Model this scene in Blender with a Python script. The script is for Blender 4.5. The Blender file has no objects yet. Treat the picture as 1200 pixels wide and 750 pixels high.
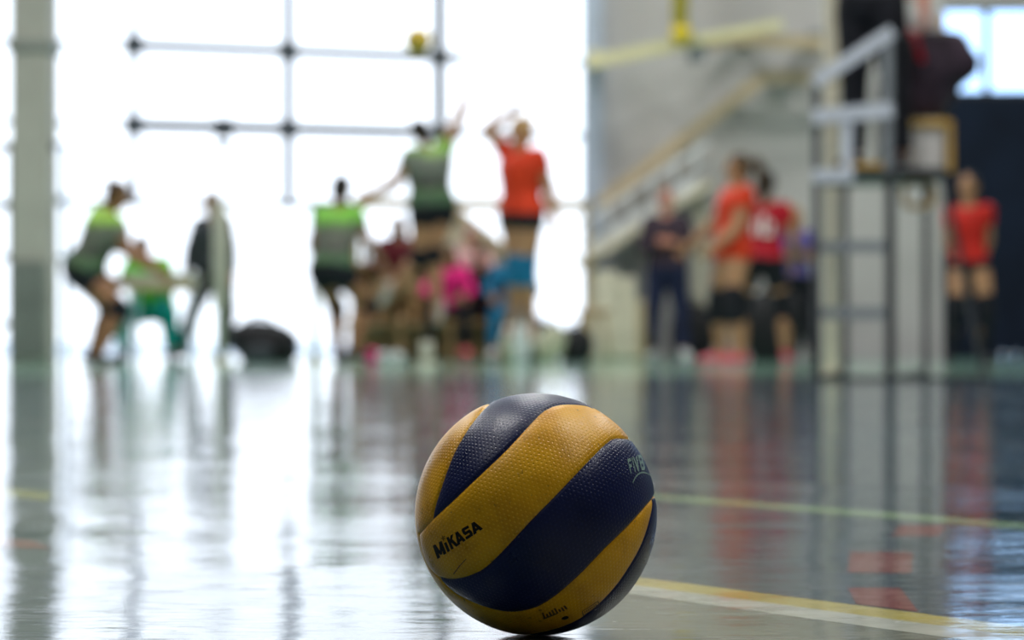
import bpy, math, random
import numpy as np
from mathutils import Vector, Matrix, kdtree
random.seed(7); np.random.seed(7)
PI = math.pi
V = Vector
SC = bpy.context.scene
COL = SC.collection

# ------------------------------------------------------------------ camera
LENS = 85.0
F = LENS / 36.0 * 1200.0          # focal length in pixels
CAM_H = 0.261
HOR = 392.0

def P(x, y, D):
    """point seen at pixel (x, y) at distance D from the camera"""
    return V(((x - 600.0) / F * D, D, CAM_H - (y - HOR) / F * D))

cam_d = bpy.data.cameras.new('camera')
cam = bpy.data.objects.new('camera', cam_d)
COL.objects.link(cam)
cam.location = (0, 0, CAM_H)
cam.rotation_euler = (PI / 2, 0, 0)
cam_d.lens = LENS
cam_d.sensor_width = 36.0
cam_d.shift_y = (HOR - 375.0) / 1200.0
cam_d.clip_end = 500
cam_d.dof.use_dof = True
cam_d.dof.focus_distance = 2.02
cam_d.dof.aperture_fstop = 5.0
SC.camera = cam

# ------------------------------------------------------------------ materials
def principled(name, color=(.5, .5, .5), rough=.6, metal=0.0, spec=.5, vary=0.0, vscale=6.0, bump=0.0, bscale=60.0, coat=0.0, color2=None):
    m = bpy.data.materials.new(name)
    m.use_nodes = True
    nt = m.node_tree
    b = nt.nodes['Principled BSDF']
    b.inputs['Base Color'].default_value = (*color, 1)
    b.inputs['Roughness'].default_value = rough
    b.inputs['Metallic'].default_value = metal
    b.inputs['Specular IOR Level'].default_value = spec
    b.inputs['Coat Weight'].default_value = coat
    if name.endswith(('_cloth','jacket','coat')) or name.startswith(('hair','skin','black','dark_wall')): b.inputs['Specular IOR Level'].default_value = .22
    tc = nt.nodes.new('ShaderNodeTexCoord')
    if vary > 0 or color2:
        n = nt.nodes.new('ShaderNodeTexNoise')
        n.inputs['Scale'].default_value = vscale
        n.inputs['Detail'].default_value = 4
        nt.links.new(tc.outputs['Object'], n.inputs['Vector'])
        r = nt.nodes.new('ShaderNodeValToRGB')
        c2 = color2 if color2 else tuple(min(1, c * (1 + vary)) for c in color)
        c1 = color if color2 else tuple(c * (1 - vary) for c in color)
        r.color_ramp.elements[0].position = .38
        r.color_ramp.elements[1].position = .62
        r.color_ramp.elements[0].color = (*c1, 1)
        r.color_ramp.elements[1].color = (*c2, 1)
        nt.links.new(n.outputs['Fac'], r.inputs['Fac'])
        nt.links.new(r.outputs['Color'], b.inputs['Base Color'])
    if bump > 0:
        n2 = nt.nodes.new('ShaderNodeTexNoise')
        n2.inputs['Scale'].default_value = bscale
        n2.inputs['Detail'].default_value = 3
        nt.links.new(tc.outputs['Object'], n2.inputs['Vector'])
        bp = nt.nodes.new('ShaderNodeBump')
        bp.inputs['Strength'].default_value = bump
        bp.inputs['Distance'].default_value = 0.01
        nt.links.new(n2.outputs['Fac'], bp.inputs['Height'])
        nt.links.new(bp.outputs['Normal'], b.inputs['Normal'])
    return m

M = {}
def mat(key, *a, **k):
    M[key] = principled(key, *a, **k)
    return M[key]

mat('skin_tan', (.42, .22, .12), .5, vary=.08)
mat('skin_brown', (.30, .145, .075), .5, vary=.08)
mat('skin_pale', (.62, .36, .26), .5, vary=.06)
mat('skin_ruddy', (.55, .24, .17), .5, vary=.06)
mat('hair_dark', (.022, .016, .014), .45, vary=.3, vscale=40, bump=.4)
mat('hair_brown', (.07, .04, .02), .45, vary=.3, vscale=40, bump=.4)
mat('hair_blond', (.42, .26, .10), .45, vary=.25, vscale=40, bump=.4)
mat('hair_grey', (.35, .33, .32), .5, vary=.2, vscale=40)
mat('eye_dark', (.02, .015, .012), .2)
mat('red_cloth', (.50, .016, .010), .6, vary=.12, bump=.15)
mat('orange_cloth', (.60, .040, .010), .6, vary=.12, bump=.15)
mat('crimson_cloth', (.45, .008, .022), .6, vary=.12, bump=.15)
mat('black_cloth', (.010, .011, .016), .75, vary=.2, bump=.15)
mat('navy_cloth', (.016, .022, .06), .75, vary=.2, bump=.15)
mat('dark_jacket', (.045, .030, .045), .7, vary=.35, bump=.2)
mat('grey_coat', (.045, .052, .062), .7, vary=.2, bump=.2)
mat('teal_cloth', (.0, .32, .28), .65, vary=.15, bump=.2)
mat('green_cloth', (.16, .62, .05), .65, vary=.15, bump=.2)
mat('blue_cloth', (.01, .16, .32), .65, vary=.15, bump=.2)
mat('pink_cloth', (.78, .02, .22), .6, vary=.2, bump=.2)
mat('palepink_cloth', (.75, .46, .46), .6, vary=.1, bump=.2)
mat('maroon_cloth', (.12, .014, .022), .7, vary=.2, bump=.2)
mat('purple_cloth', (.10, .08, .26), .6, vary=.25, bump=.2)
mat('white_shoe', (.75, .76, .78), .35)
mat('black_shoe', (.015, .015, .017), .4)
mat('grey_shoe', (.45, .45, .44), .45)
mat('pink_shoe', (.72, .10, .14), .45)
mat('cream_cloth', (.62, .58, .46), .8, vary=.1, bump=.3, bscale=12)
mat('olive_bag', (.50, .50, .36), .7, vary=.15, bump=.3, bscale=12)
mat('black_bag', (.016, .016, .019), .5, vary=.3, bump=.4, bscale=14)
mat('steel_blue', (.50, .58, .70), .35, metal=.2, vary=.05)
mat('frame_steel', (.20, .21, .23), .4, vary=.06)
mat('silver', (.62, .68, .76), .35, metal=.1, vary=.05)
mat('dark_metal', (.025, .028, .032), .45, vary=.15)
mat('grey_metal', (.22, .25, .27), .45, vary=.1)
mat('cream_paint', (.64, .60, .46), .5, vary=.05)
mat('pale_post', (.50, .50, .41), .5, vary=.08)
mat('white_paint', (.78, .80, .82), .4, vary=.04)
mat('tan_paint', (.50, .40, .25), .6, vary=.08)
mat('yellow_paint', (.78, .60, .02), .5, vary=.06)
mat('pale_yellow', (.72, .68, .40), .55, vary=.06)
mat('brown_wood', (.33, .20, .09), .55, vary=.25, vscale=3)
mat('gold_wood', (.55, .33, .06), .5, vary=.15)
mat('pale_seat', (.55, .54, .52), .6, vary=.05)
mat('net_cord', (.10, .10, .10), .8)
mat('ceiling_paint', (.62, .62, .60), .8, vary=.03, vscale=.6)
mat('side_paint', (.16, .17, .18), .8, vary=.05, vscale=.6)
mat('dark_wall', (.006, .012, .028), .8, vary=.2, vscale=1.5)
mat('pad_green', (.24, .26, .24), .6, vary=.12, vscale=3)
mat('column_paint', (.46, .45, .40), .65, vary=.06, vscale=3)
mat('ink', (.006, .006, .006), .6, spec=.2)
mat('ink_faint', (.07, .035, .008), .5)
mat('ink_grey', (.20, .30, .27), .5, spec=.2)
mat('number_white', (.85, .8, .8), .5)
mat('paving', (.62, .62, .60), .85, vary=.08, vscale=.8)

def cladding():
    m = principled('wall_cladding', (.5, .48, .46), .6)
    nt = m.node_tree; b = nt.nodes['Principled BSDF']
    tc = nt.nodes.new('ShaderNodeTexCoord')
    w = nt.nodes.new('ShaderNodeTexWave'); w.wave_type = 'BANDS'; w.bands_direction = 'X'
    w.inputs['Scale'].default_value = 3.2; w.inputs['Distortion'].default_value = 0
    nt.links.new(tc.outputs['Object'], w.inputs['Vector'])
    bp = nt.nodes.new('ShaderNodeBump'); bp.inputs['Strength'].default_value = .6; bp.inputs['Distance'].default_value = .02
    nt.links.new(w.outputs['Fac'], bp.inputs['Height']); nt.links.new(bp.outputs['Normal'], b.inputs['Normal'])
    n = nt.nodes.new('ShaderNodeTexNoise'); n.inputs['Scale'].default_value = .7
    nt.links.new(tc.outputs['Object'], n.inputs['Vector'])
    r = nt.nodes.new('ShaderNodeValToRGB')
    r.color_ramp.elements[0].color = (.50, .485, .475, 1); r.color_ramp.elements[1].color = (.59, .575, .565, 1)
    r.color_ramp.elements[0].position = .35; r.color_ramp.elements[1].position = .65
    nt.links.new(n.outputs['Fac'], r.inputs['Fac']); nt.links.new(r.outputs['Color'], b.inputs['Base Color'])
    return m
M['cladding'] = cladding()

def glass():
    m = bpy.data.materials.new('clear_glass'); m.use_nodes = True
    nt = m.node_tree; nt.nodes.clear()
    o = nt.nodes.new('ShaderNodeOutputMaterial'); t = nt.nodes.new('ShaderNodeBsdfTransparent'); g = nt.nodes.new('ShaderNodeBsdfGlossy')
    t.inputs['Color'].default_value = (.96, .98, 1, 1)
    g.inputs['Roughness'].default_value = .03
    f = nt.nodes.new('ShaderNodeFresnel'); f.inputs['IOR'].default_value = 1.35
    x = nt.nodes.new('ShaderNodeMixShader')
    nt.links.new(f.outputs[0], x.inputs[0]); nt.links.new(t.outputs[0], x.inputs[1]); nt.links.new(g.outputs[0], x.inputs[2]); nt.links.new(x.outputs[0], o.inputs[0])
    return m
M['glass'] = glass()

def jersey(name, base, mid, dark):
    """green top with a white chest and dark camouflage on its lower half"""
    m = principled(name, base, .6)
    nt = m.node_tree; b = nt.nodes['Principled BSDF']
    tc = nt.nodes.new('ShaderNodeTexCoord')
    sep = nt.nodes.new('ShaderNodeSeparateXYZ'); nt.links.new(tc.outputs['Generated'], sep.inputs[0])
    n = nt.nodes.new('ShaderNodeTexNoise'); n.inputs['Scale'].default_value = 9; n.inputs['Detail'].default_value = 2
    nt.links.new(tc.outputs['Object'], n.inputs['Vector'])
    a = nt.nodes.new('ShaderNodeMath'); a.operation = 'MULTIPLY_ADD'; a.inputs[1].default_value = .3; 
    nt.links.new(n.outputs['Fac'], a.inputs[0]); nt.links.new(sep.outputs['Z'], a.inputs[2])
    r = nt.nodes.new('ShaderNodeValToRGB')
    els = r.color_ramp.elements
    els[0].position = 0; els[0].color = (*dark, 1)
    els[1].position = .30; els[1].color = (.03, .10, .04, 1)
    for p, c in ((.40, (.09, .16, .07)), (.50, dark), (.62, mid), (.82, mid), (.94, base)):
        e = els.new(p); e.color = (*c, 1)
    nt.links.new(a.outputs[0], r.inputs['Fac']); nt.links.new(r.outputs['Color'], b.inputs['Base Color'])
    return m
M['jersey_a'] = jersey('green_jersey_a', (.32, .62, .05), (.17, .18, .14), (.03, .035, .03))
M['jersey_b'] = jersey('green_jersey_b', (.22, .58, .06), (.17, .17, .14), (.04, .035, .04))
M['jersey_c'] = jersey('green_jersey_c', (.24, .46, .07), (.17, .19, .16), (.05, .045, .05))

# ------------------------------------------------------------------ mesh builder
def rot_to(axis):
    return V((0, 0, 1)).rotation_difference(V(axis).normalized()).to_matrix()

class MB:
    def __init__(s): s.v = []; s.f = []
    def add(s, vs, fs):
        o = len(s.v); s.v += [V(p) for p in vs]; s.f += [tuple(i + o for i in f) for f in fs]; return s
    def box(s, c, size, rot=None):
        c = V(c); h = V(size) / 2; R = rot if rot is not None else Matrix.Identity(3)
        vs = [c + R @ V((sx * h.x, sy * h.y, sz * h.z)) for sz in (-1, 1) for sy in (-1, 1) for sx in (-1, 1)]
        return s.add(vs, [(0, 2, 3, 1), (4, 5, 7, 6), (0, 1, 5, 4), (2, 6, 7, 3), (0, 4, 6, 2), (1, 3, 7, 5)])
    def box2(s, a, b):
        a = V(a); b = V(b); return s.box((a + b) / 2, [abs(b[i] - a[i]) for i in range(3)])
    def beam(s, a, b, w, d, up=(0, 0, 1)):
        """rectangular bar from a to b, w across (in plane of up) and d deep"""
        a = V(a); b = V(b); z = (b - a).normalized(); y = V((0, 1, 0))
        if abs(z.dot(y)) > .95: y = V((1, 0, 0))
        x = y.cross(z).normalized(); y = z.cross(x)
        R = Matrix((x, y, z)).transposed()
        return s.box((a + b) / 2, (w, d, (b - a).length), R)
    def ring(s, c, X, Y, rx, ry, n):
        return [V(c) + X * (rx * math.cos(2 * PI * k / n)) + Y * (ry * math.sin(2 * PI * k / n)) for k in range(n)]
    def loft(s, rings):
        n = len(rings[0]); vs = [p for r in rings for p in r]; fs = []
        for i in range(len(rings) - 1):
            for k in range(n):
                a = i * n + k; b = i * n + (k + 1) % n
                fs.append((a, b, b + n, a + n))
        fs.append(tuple(reversed(range(n)))); fs.append(tuple(range((len(rings) - 1) * n, len(rings) * n)))
        return s.add(vs, fs)
    def cone(s, a, b, ra, rb, n=14, round_ends=False):
        a = V(a); b = V(b)
        if (b - a).length < 1e-5: return s
        R = rot_to(b - a); X = R.col[0]; Y = R.col[1]; Z = R.col[2]
        rs = []
        if round_ends:
            for t in (-.98, -.8, -.45): rs.append(s.ring(a + Z * (t * ra), X, Y, ra * math.sqrt(1 - t * t), ra * math.sqrt(1 - t * t), n))
        rs += [s.ring(a, X, Y, ra, ra, n), s.ring(b, X, Y, rb, rb, n)]
        if round_ends:
            for t in (.45, .8, .98): rs.append(s.ring(b + Z * (t * rb), X, Y, rb * math.sqrt(1 - t * t), rb * math.sqrt(1 - t * t), n))
        return s.loft(rs)
    def tube(s, pts, r, n=10):
        pts = [V(p) for p in pts]; rs = []
        Xp = None
        for i, p in enumerate(pts):
            t = (pts[min(i + 1, len(pts) - 1)] - pts[max(i - 1, 0)]).normalized()
            if Xp is None:
                Xp = t.orthogonal().normalized()
            X = (Xp - t * Xp.dot(t)).normalized(); Y = t.cross(X); Xp = X
            rs.append(s.ring(p, X, Y, r, r, n))
        return s.loft(rs)
    def ellipsoid(s, c, r, R=None, n=16, m=10):
        c = V(c); R = R if R is not None else Matrix.Identity(3); rs = []
        for i in range(m + 1):
            t = -PI / 2 + PI * (i + .08) / (m + .16)
            z = math.sin(t) * r[2]; q = math.cos(t)
            rs.append([c + R @ V((r[0] * q * math.cos(2 * PI * k / n), r[1] * q * math.sin(2 * PI * k / n), z)) for k in range(n)])
        return s.loft(rs)
    def build(s, name, m, parent=None, smooth=False, bevel=0, voxel=0, smooth_it=0, puff=0, subsurf=0):
        vs = s.v
        lo = [min(p[i] for p in vs) for i in range(3)]; hi = [max(p[i] for p in vs) for i in range(3)]
        base = V(((lo[0] + hi[0]) / 2, (lo[1] + hi[1]) / 2, lo[2]))
        me = bpy.data.meshes.new(name)
        me.from_pydata([tuple(p - base) for p in vs], [], s.f); me.update()
        o = bpy.data.objects.new(name, me); COL.objects.link(o)
        if voxel or bevel or subsurf:
            if bevel:
                b = o.modifiers.new('b', 'BEVEL'); b.width = bevel; b.segments = 2; b.limit_method = 'ANGLE'
            if voxel:
                r = o.modifiers.new('r', 'REMESH'); r.mode = 'VOXEL'; r.voxel_size = voxel
                if smooth_it:
                    k = o.modifiers.new('s', 'SMOOTH'); k.iterations = smooth_it; k.factor = .5
            if subsurf:
                u = o.modifiers.new('u', 'SUBSURF'); u.levels = subsurf; u.render_levels = subsurf
            dg = bpy.context.evaluated_depsgraph_get(); dg.update()
            me2 = bpy.data.meshes.new_from_object(o.evaluated_get(dg), depsgraph=dg)
            o.modifiers.clear(); o.data = me2; bpy.data.meshes.remove(me); me = me2; me.name = name
        if smooth or voxel:
            me.polygons.foreach_set('use_smooth', [True] * len(me.polygons))
        me.materials.clear(); me.materials.append(m)
        if parent is not None:
            o.parent = parent; o.location = base - WLOC[parent.name]
        else:
            o.location = base
        WLOC[o.name] = base
        return o
WLOC = {}

def thing(name, loc, label, cat, group=None):
    o = bpy.data.objects.new(name, None); COL.objects.link(o)
    o.empty_display_size = .1
    o.location = loc; WLOC[o.name] = V(loc)
    return tag(o, label, cat, group)
def tag(o, label, cat, group=None):
    o['label'] = label; o['category'] = cat
    if group: o['group'] = group
    return o
def struct(o):
    o['kind'] = 'structure'; return o

# ================================================================== SETTING
HX0, HX1, HY0, HY1, HZ = -11.0, 11.0, -5.0, 28.0, 8.0

def floor_mat(name, kind):
    m = bpy.data.materials.new(name); m.use_nodes = True
    nt = m.node_tree; b = nt.nodes['Principled BSDF']; L = nt.links.new
    tc = nt.nodes.new('ShaderNodeNewGeometry')          # world position: paint and floor share one set of bumps
    pos = tc.outputs['Position']
    def noise(scale, detail=3, stretch=None, rough=.5):
        n = nt.nodes.new('ShaderNodeTexNoise'); n.inputs['Scale'].default_value = scale
        n.inputs['Detail'].default_value = detail; n.inputs['Roughness'].default_value = rough
        if stretch:
            mp = nt.nodes.new('ShaderNodeMapping'); mp.inputs['Scale'].default_value = stretch[:3]
            if len(stretch) > 3: mp.inputs['Rotation'].default_value = (0, 0, stretch[3])
            L(pos, mp.inputs['Vector']); L(mp.outputs[0], n.inputs['Vector'])
        else:
            L(pos, n.inputs['Vector'])
        return n.outputs['Fac']
    def ramp(f, p0, c0, p1, c1):
        r = nt.nodes.new('ShaderNodeValToRGB')
        r.color_ramp.elements[0].position = p0; r.color_ramp.elements[0].color = (*c0, 1)
        r.color_ramp.elements[1].position = p1; r.color_ramp.elements[1].color = (*c1, 1)
        L(f, r.inputs['Fac']); return r.outputs['Color']
    big = noise(.9, 4)
    if kind == 'court': c = ramp(big, .35, (.040, .072, .095), .65, (.062, .105, .130))
    elif kind == 'outer': c = ramp(big, .35, (.19, .205, .155), .65, (.25, .265, .21))
    elif kind == 'zone': c = ramp(big, .35, (.22, .42, .34), .65, (.28, .50, .40))
    elif kind == 'white': c = ramp(noise(14, 4), .3, (.48, .50, .42), .7, (.66, .68, .58))
    elif kind == 'yellow': c = ramp(noise(14, 4), .3, (.50, .42, .10), .7, (.62, .54, .16))
    elif kind == 'green': c = ramp(noise(14, 4), .3, (.24, .40, .20), .7, (.34, .50, .26))
    elif kind == 'olive': c = ramp(noise(14, 4), .3, (.36, .38, .12), .7, (.48, .50, .18))
    else: c = ramp(noise(18, 5), .3, (.20, .030, .028), .7, (.28, .055, .045))
    L(c, b.inputs['Base Color'])
    # gloss of worn varnish
    g = nt.nodes.new('ShaderNodeMapRange'); g.inputs['From Min'].default_value = .3; g.inputs['From Max'].default_value = .7
    g.inputs['To Min'].default_value = .03; g.inputs['To Max'].default_value = .11
    L(noise(2.2, 5), g.inputs['Value']); L(g.outputs[0], b.inputs['Roughness'])
    b.inputs['IOR'].default_value = 1.5
    b.inputs['Specular IOR Level'].default_value = .9
    def mask(f, lo, hi):
        q = nt.nodes.new('ShaderNodeMapRange'); q.inputs['From Min'].default_value = lo; q.inputs['From Max'].default_value = hi
        L(f, q.inputs['Value']); return q.outputs[0]
    def both(a_, b_, op):
        q = nt.nodes.new('ShaderNodeMath'); q.operation = op; L(a_, q.inputs[0]); L(b_, q.inputs[1]); return q.outputs[0]
    sc_ = both(mask(noise(150, 1, (.06, 1, 1, .45)), .64, .68), mask(noise(130, 1, (.07, 1, 1, -.6)), .65, .69), 'MAXIMUM')
    sc_ = both(sc_, mask(noise(5, 3), .40, .55), 'MULTIPLY')
    sc_ = both(sc_, mask(noise(75, 2, (.6, 1, 1)), .72, .75), 'MAXIMUM')
    wear = nt.nodes.new('ShaderNodeMath'); wear.operation = 'MULTIPLY_ADD'; wear.inputs[1].default_value = .3
    L(sc_, wear.inputs[0]); L(g.outputs[0], wear.inputs[2]); L(wear.outputs[0], b.inputs['Roughness'])
    dirt = nt.nodes.new('ShaderNodeMix'); dirt.data_type = 'RGBA'; dirt.inputs[7].default_value = (.04, .04, .038, 1)
    half = nt.nodes.new('ShaderNodeMath'); half.operation = 'MULTIPLY'; half.inputs[1].default_value = .6
    L(sc_, half.inputs[0]); L(half.outputs[0], dirt.inputs[0]); L(c, dirt.inputs[6]); L(dirt.outputs[2], b.inputs['Base Color'])
    # unevenness: slow swells, ripples, fine scratches
    def bump(h, dist, prev=None, strength=1.0):
        n = nt.nodes.new('ShaderNodeBump'); n.inputs['Strength'].default_value = strength; n.inputs['Distance'].default_value = dist
        L(h, n.inputs['Height'])
        if prev: L(prev, n.inputs['Normal'])
        return n.outputs['Normal']
    n = bump(noise(1.5, 1, (.7, .9, 1)), .010)
    n = bump(noise(5, 2, (.6, 1, 1)), .0022, n)
    n = bump(noise(22, 2, (.6, 1, 1)), .0004, n)
    n = bump(noise(60, 3, (.35, 1, 1, .5)), .00022, n)
    n = bump(noise(240, 2, (.12, 1, 1, -.35)), .00010, n)
    L(n, b.inputs['Normal'])
    return m

for k in ('court', 'outer', 'white', 'yellow', 'green', 'olive', 'red', 'zone'):
    M['floor_' + k] = floor_mat('floor_' + k, k)

fl = struct(MB().box2((HX0, HY0, -.2), (HX1, HY1 + .3, 0)).build('floor', M['floor_court']))

def ground(x, y):
    """floor point seen at pixel (x, y)"""
    D = CAM_H * F / (y - HOR)
    return V(((x - 600) / F * D, D, 0))
def decal(name, pts, m, h=.0002):
    lo = [V((p.x, p.y, .0)) for p in pts]; up = [V((p.x, p.y, h)) for p in pts]; n = len(pts)
    # keep winding upwards
    ar = sum(pts[i].x * pts[(i + 1) % n].y - pts[(i + 1) % n].x * pts[i].y for i in range(n))
    if ar < 0: up.reverse(); lo.reverse()
    b = MB().add(up, [tuple(range(n))])     # a coat of paint lying on the boards
    return b.build(name, m, fl)
# double boundary line (yellow inside, white outside) running to the lower right, and the beige floor beyond it
ya = ground(751, 677)
ld = V((.590, -.807, 0)); ln = V((-.807, -.590, 0))
def ext(a, b, t): return a + (b - a) * t
y1, y2 = ya - ld * .16, ya + ld * 3.5
w1, w2 = y1 + ln * .055, y2 + ln * .055
z1, z2 = y1 + ln * .112, y2 + ln * .112
decal('outer_floor', [z1, z2, V((z2.x, HY0 + .2, 0)), V((-.02, HY0 + .2, 0)), V((.02, 2.0, 0))], M['floor_outer'], .0001)
decal('yellow_line', [y1, y2, w2, w1], M['floor_yellow'])
decal('white_line', [w1, w2, z2, z1], M['floor_white'])
g1, g2 = ground(775, 580), ground(1200, 613.5)
g3, g4 = ground(775, 586), ground(1200, 620)
decal('green_line', [ext(g1, g2, -.35), ext(g1, g2, 1.6), ext(g3, g4, 1.6), ext(g3, g4, -.35)], M['floor_green'])
o1, o2, o3, o4 = ground(-30, 568), ground(62, 578), ground(55, 586), ground(-30, 578)
decal('olive_line', [o1, o2, o3, o4], M['floor_olive'])
decal('red_patch', [ground(-40, 629), ground(36, 633), ground(62, 643), ground(-40, 640)], M['floor_red'])
decal('red_patch', [ground(996.5, 647), ground(1070, 647), ground(1068, 672), ground(993, 671)], M['floor_red'])
decal('red_patch', [ground(993, 689), ground(1054.6, 689), ground(1076.6, 717), ground(1004, 708)], M['floor_red'])
decal('red_patch', [ground(1054.6, 615.5), ground(1108.7, 616), ground(1101, 628), ground(1044.5, 628)], M['floor_red'])
decal('green_zone', [V((HX0 + .1, 15.2, 0)), V((HX1 - .1, 14.2, 0)), V((HX1 - .1, 27.5, 0)), V((HX0 + .1, 25.2, 0))], M['floor_zone'], .0001)
decal('pale_line', [V((-9, 17.55, 0)), V((9, 16.9, 0)), V((9, 16.6, 0)), V((-9, 17.2, 0))], M['floor_olive'])

struct(MB().box2((HX0 - .2, HY0 - .2, HZ), (HX1 + .2, HY1 + .2, HZ + .2)).build('ceiling', M['ceiling_paint']))
struct(MB().box2((HX0 - .2, HY0, 0), (HX0, HY1, HZ)).build('wall_left', M['side_paint']))
struct(MB().box2((HX1, HY0, 0), (HX1 + .2, HY1, HZ)).build('wall_right', M['side_paint']))
struct(MB().box2((HX0, HY0 - .2, 0), (HX1, HY0, HZ)).build('wall_rear', M['side_paint']))
struct(MB().box2((-60, HY1 + .3, -.2), (60, 90, -.02)).build('terrain_outside', M['paving']))

# --- back wall with glazed gate on the left, cladding in the middle, dark panels and a window on the right
def X(px, D): return (px - 600) / F * D
def Z(py, D): return CAM_H - (py - HOR) / F * D
BY = HY1
gx0, gx1 = HX0 + .3, X(683, BY)
wx1 = X(1105, BY)
struct(MB().box2((X(705, BY), BY, 0), (wx1, BY + .2, HZ)).build('wall_back', M['cladding']))
struct(MB().box2((gx0 - .3, BY, 7.0), (X(705, BY), BY + .2, HZ)).build('wall_back_lintel', M['cladding']))
# dark panelling with low gaps at the floor through which daylight shows
dw = MB()
zt = Z(113, BY)
winx0 = X(1094, BY)
dw.box2((wx1, BY - .05, .06), (HX1, BY + .15, zt))
gaps = [X(1106, BY) + .05, X(1150, BY), X(1176, BY), X(1192, BY)]
edge = wx1
for gx in gaps:
    gx = max(gx, wx1 + .03)
    if gx - .03 > edge: dw.box2((edge, BY - .05, 0), (gx - .03, BY + .15, .06))
    dw.box2((gx - .03, BY - .05, 0), (gx + .03, BY + .15, .015))
    edge = gx + .03
dw.box2((edge, BY - .05, 0), (HX1, BY + .15, .06))
struct(dw.build('wall_back_dark', M['dark_wall']))
struct(MB().box2((wx1, BY - .05, Z(6, BY)), (HX1, BY + .15, HZ)).build('wall_back_upper', M['cladding']))
w2 = MB(); w2.box2((wx1, BY, zt), (HX1, BY + .1, zt + .06)).box2((wx1, BY, Z(6, BY) - .06), (HX1, BY + .1, Z(6, BY)))
for px in (1157, 1235, 1320): w2.box2((X(px, BY) - .04, BY + .01, zt), (X(px, BY) + .04, BY + .09, Z(6, BY)))
win2 = struct(w2.build('window_2', M['dark_metal']))
MB().box2((wx1, BY + .04, zt + .05), (HX1, BY + .05, Z(6, BY) - .05)).build('pane', M['glass'], win2)

# the gate: steel frame on a plane that runs slightly towards the camera on the left
def gd(px): return 26.0 + (px - 60) / 625.0 * 1.9
def G(px, py): return P(px, py, gd(px))
fr = MB()
rails = [(62, 70, 0.15), (150, 157, .17), (238, 240, .11)]
def gy(py60, py685, px): return py60 + (py685 - py60) * (px - 60) / 625
for a, b, w in ((49, 74, .11), (144, 160, .13), (238, 241, .07)):
    for p0, p1, ww in ((-560, 157, .05), (157, 540, w), (540, 690, .06)): fr.beam(G(p0, gy(a, b, p0)), G(p1, gy(a, b, p1)), ww, .07)
for px, w in ((-480, .12), (-270, .12), (-60, .12), (157, .075), (338, .11), (515, .14)):
    y0 = gy(238, 241, px)
    fr.beam(G(px, y0), V((G(px, 0).x, gd(px), 7.0)), w, .08)
    for a, b in ((49, 74), (144, 160)):
        c = G(px, gy(a, b, px)); fr.box(c, (.19, .10, .19))
fr.box(G(262, 150), (.2, .1, .22)); fr.box(G(262, 172), (.12, .06, .12))
for px in (-60, 368): fr.beam(V((G(px, 0).x, gd(px), 0)), G(px, gy(238, 241, px)), .07, .07)
fr.beam(V((G(-560, 0).x, gd(-560), 6.95)), V((G(690, 0).x, gd(690), 6.95)), .12, .1)
win1 = struct(fr.build('window_1', M['frame_steel'], bevel=.006))
gl = MB()
a, b = G(-560, 0), G(686, 0); off = V((0, .02, 0))
gl.add([V((a.x, a.y, 0)) , V((b.x, b.y, 0)), V((b.x, b.y, 6.9)), V((a.x, a.y, 6.9)),
        V((a.x, a.y, 0)) + off, V((b.x, b.y, 0)) + off, V((b.x, b.y, 6.9)) + off, V((a.x, a.y, 6.9)) + off],
       [(0, 1, 2, 3), (7, 6, 5, 4), (0, 4, 5, 1), (1, 5, 6, 2), (2, 6, 7, 3), (3, 7, 4, 0)])
gl.build('pane', M['glass'], win1)
# small white door frame left of the first player
df = MB()
D1 = 25.9
for px in (63.5, 78): df.beam(V((X(px, D1), D1, 0)), P(px, 168, D1), .055, .06)
for py in (170, 232, 303): df.beam(P(60, py, D1), P(81, py, D1), .05, .05)
struct(df.build('door_1', M['steel_blue'], bevel=.004))
# steel corner column between gate and cladding
ccol = MB()
cx = X(694, 27.7)
ccol.box2((cx - .11, 27.62, 0), (cx + .0, 27.80, 7.5)).box2((cx + .02, 27.66, 0), (cx + .11, 27.80, 7.5)).box2((cx - .11, 27.70, 0), (cx + .11, 27.78, 7.5))
struct(ccol.build('trim_1', M['steel_blue'], bevel=.006))
# wide pale column on the left
CD = 22.4
c0, c1 = X(12, CD), X(59, CD)
col = struct(MB().box2((c0, CD, 0), (c1, CD + .4, HZ)).build('trim_2', M['column_paint'], bevel=.015))
MB().box2((c0 - .03, CD - .03, Z(60, CD)), (c1 + .03, CD + .43, Z(48, CD))).build('band', M['pad_green'], col, bevel=.008)
br = MB().box2((X(-2, CD), CD + .05, Z(176, CD)), (X(18, CD), CD + .15, Z(166, CD))).box2((X(53, CD), CD + .05, Z(176, CD)), (X(64, CD), CD + .15, Z(166, CD)))
br.build('bracket', M['dark_metal'], col, bevel=.006)
pad = MB(); nb = 7
for i in range(nb):
    xa = c0 + .02 + (c1 - c0 - .04) * i / nb; xb = c0 + .02 + (c1 - c0 - .04) * (i + 1) / nb
    pad.box2((xa, CD - .05, .06), (xb - .008, CD + .01, Z(306, CD)))
pad.build('guard_panel', M['pad_green'], col, bevel=.01)
side = MB()
side.box2((X(6, CD), CD + .3, 0), (X(13, CD), CD + .36, HZ))
for py in (170, 240, 300, 380): side.box2((X(-200, CD), CD + .32, Z(py, CD) - .03), (X(10, CD), CD + .35, Z(py, CD) + .03))
side.box2((X(1, CD), CD + .32, 0), (X(4, CD), CD + .35, Z(170, CD)))
struct(side.build('trim_3', M['grey_metal'], bevel=.004))

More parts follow.
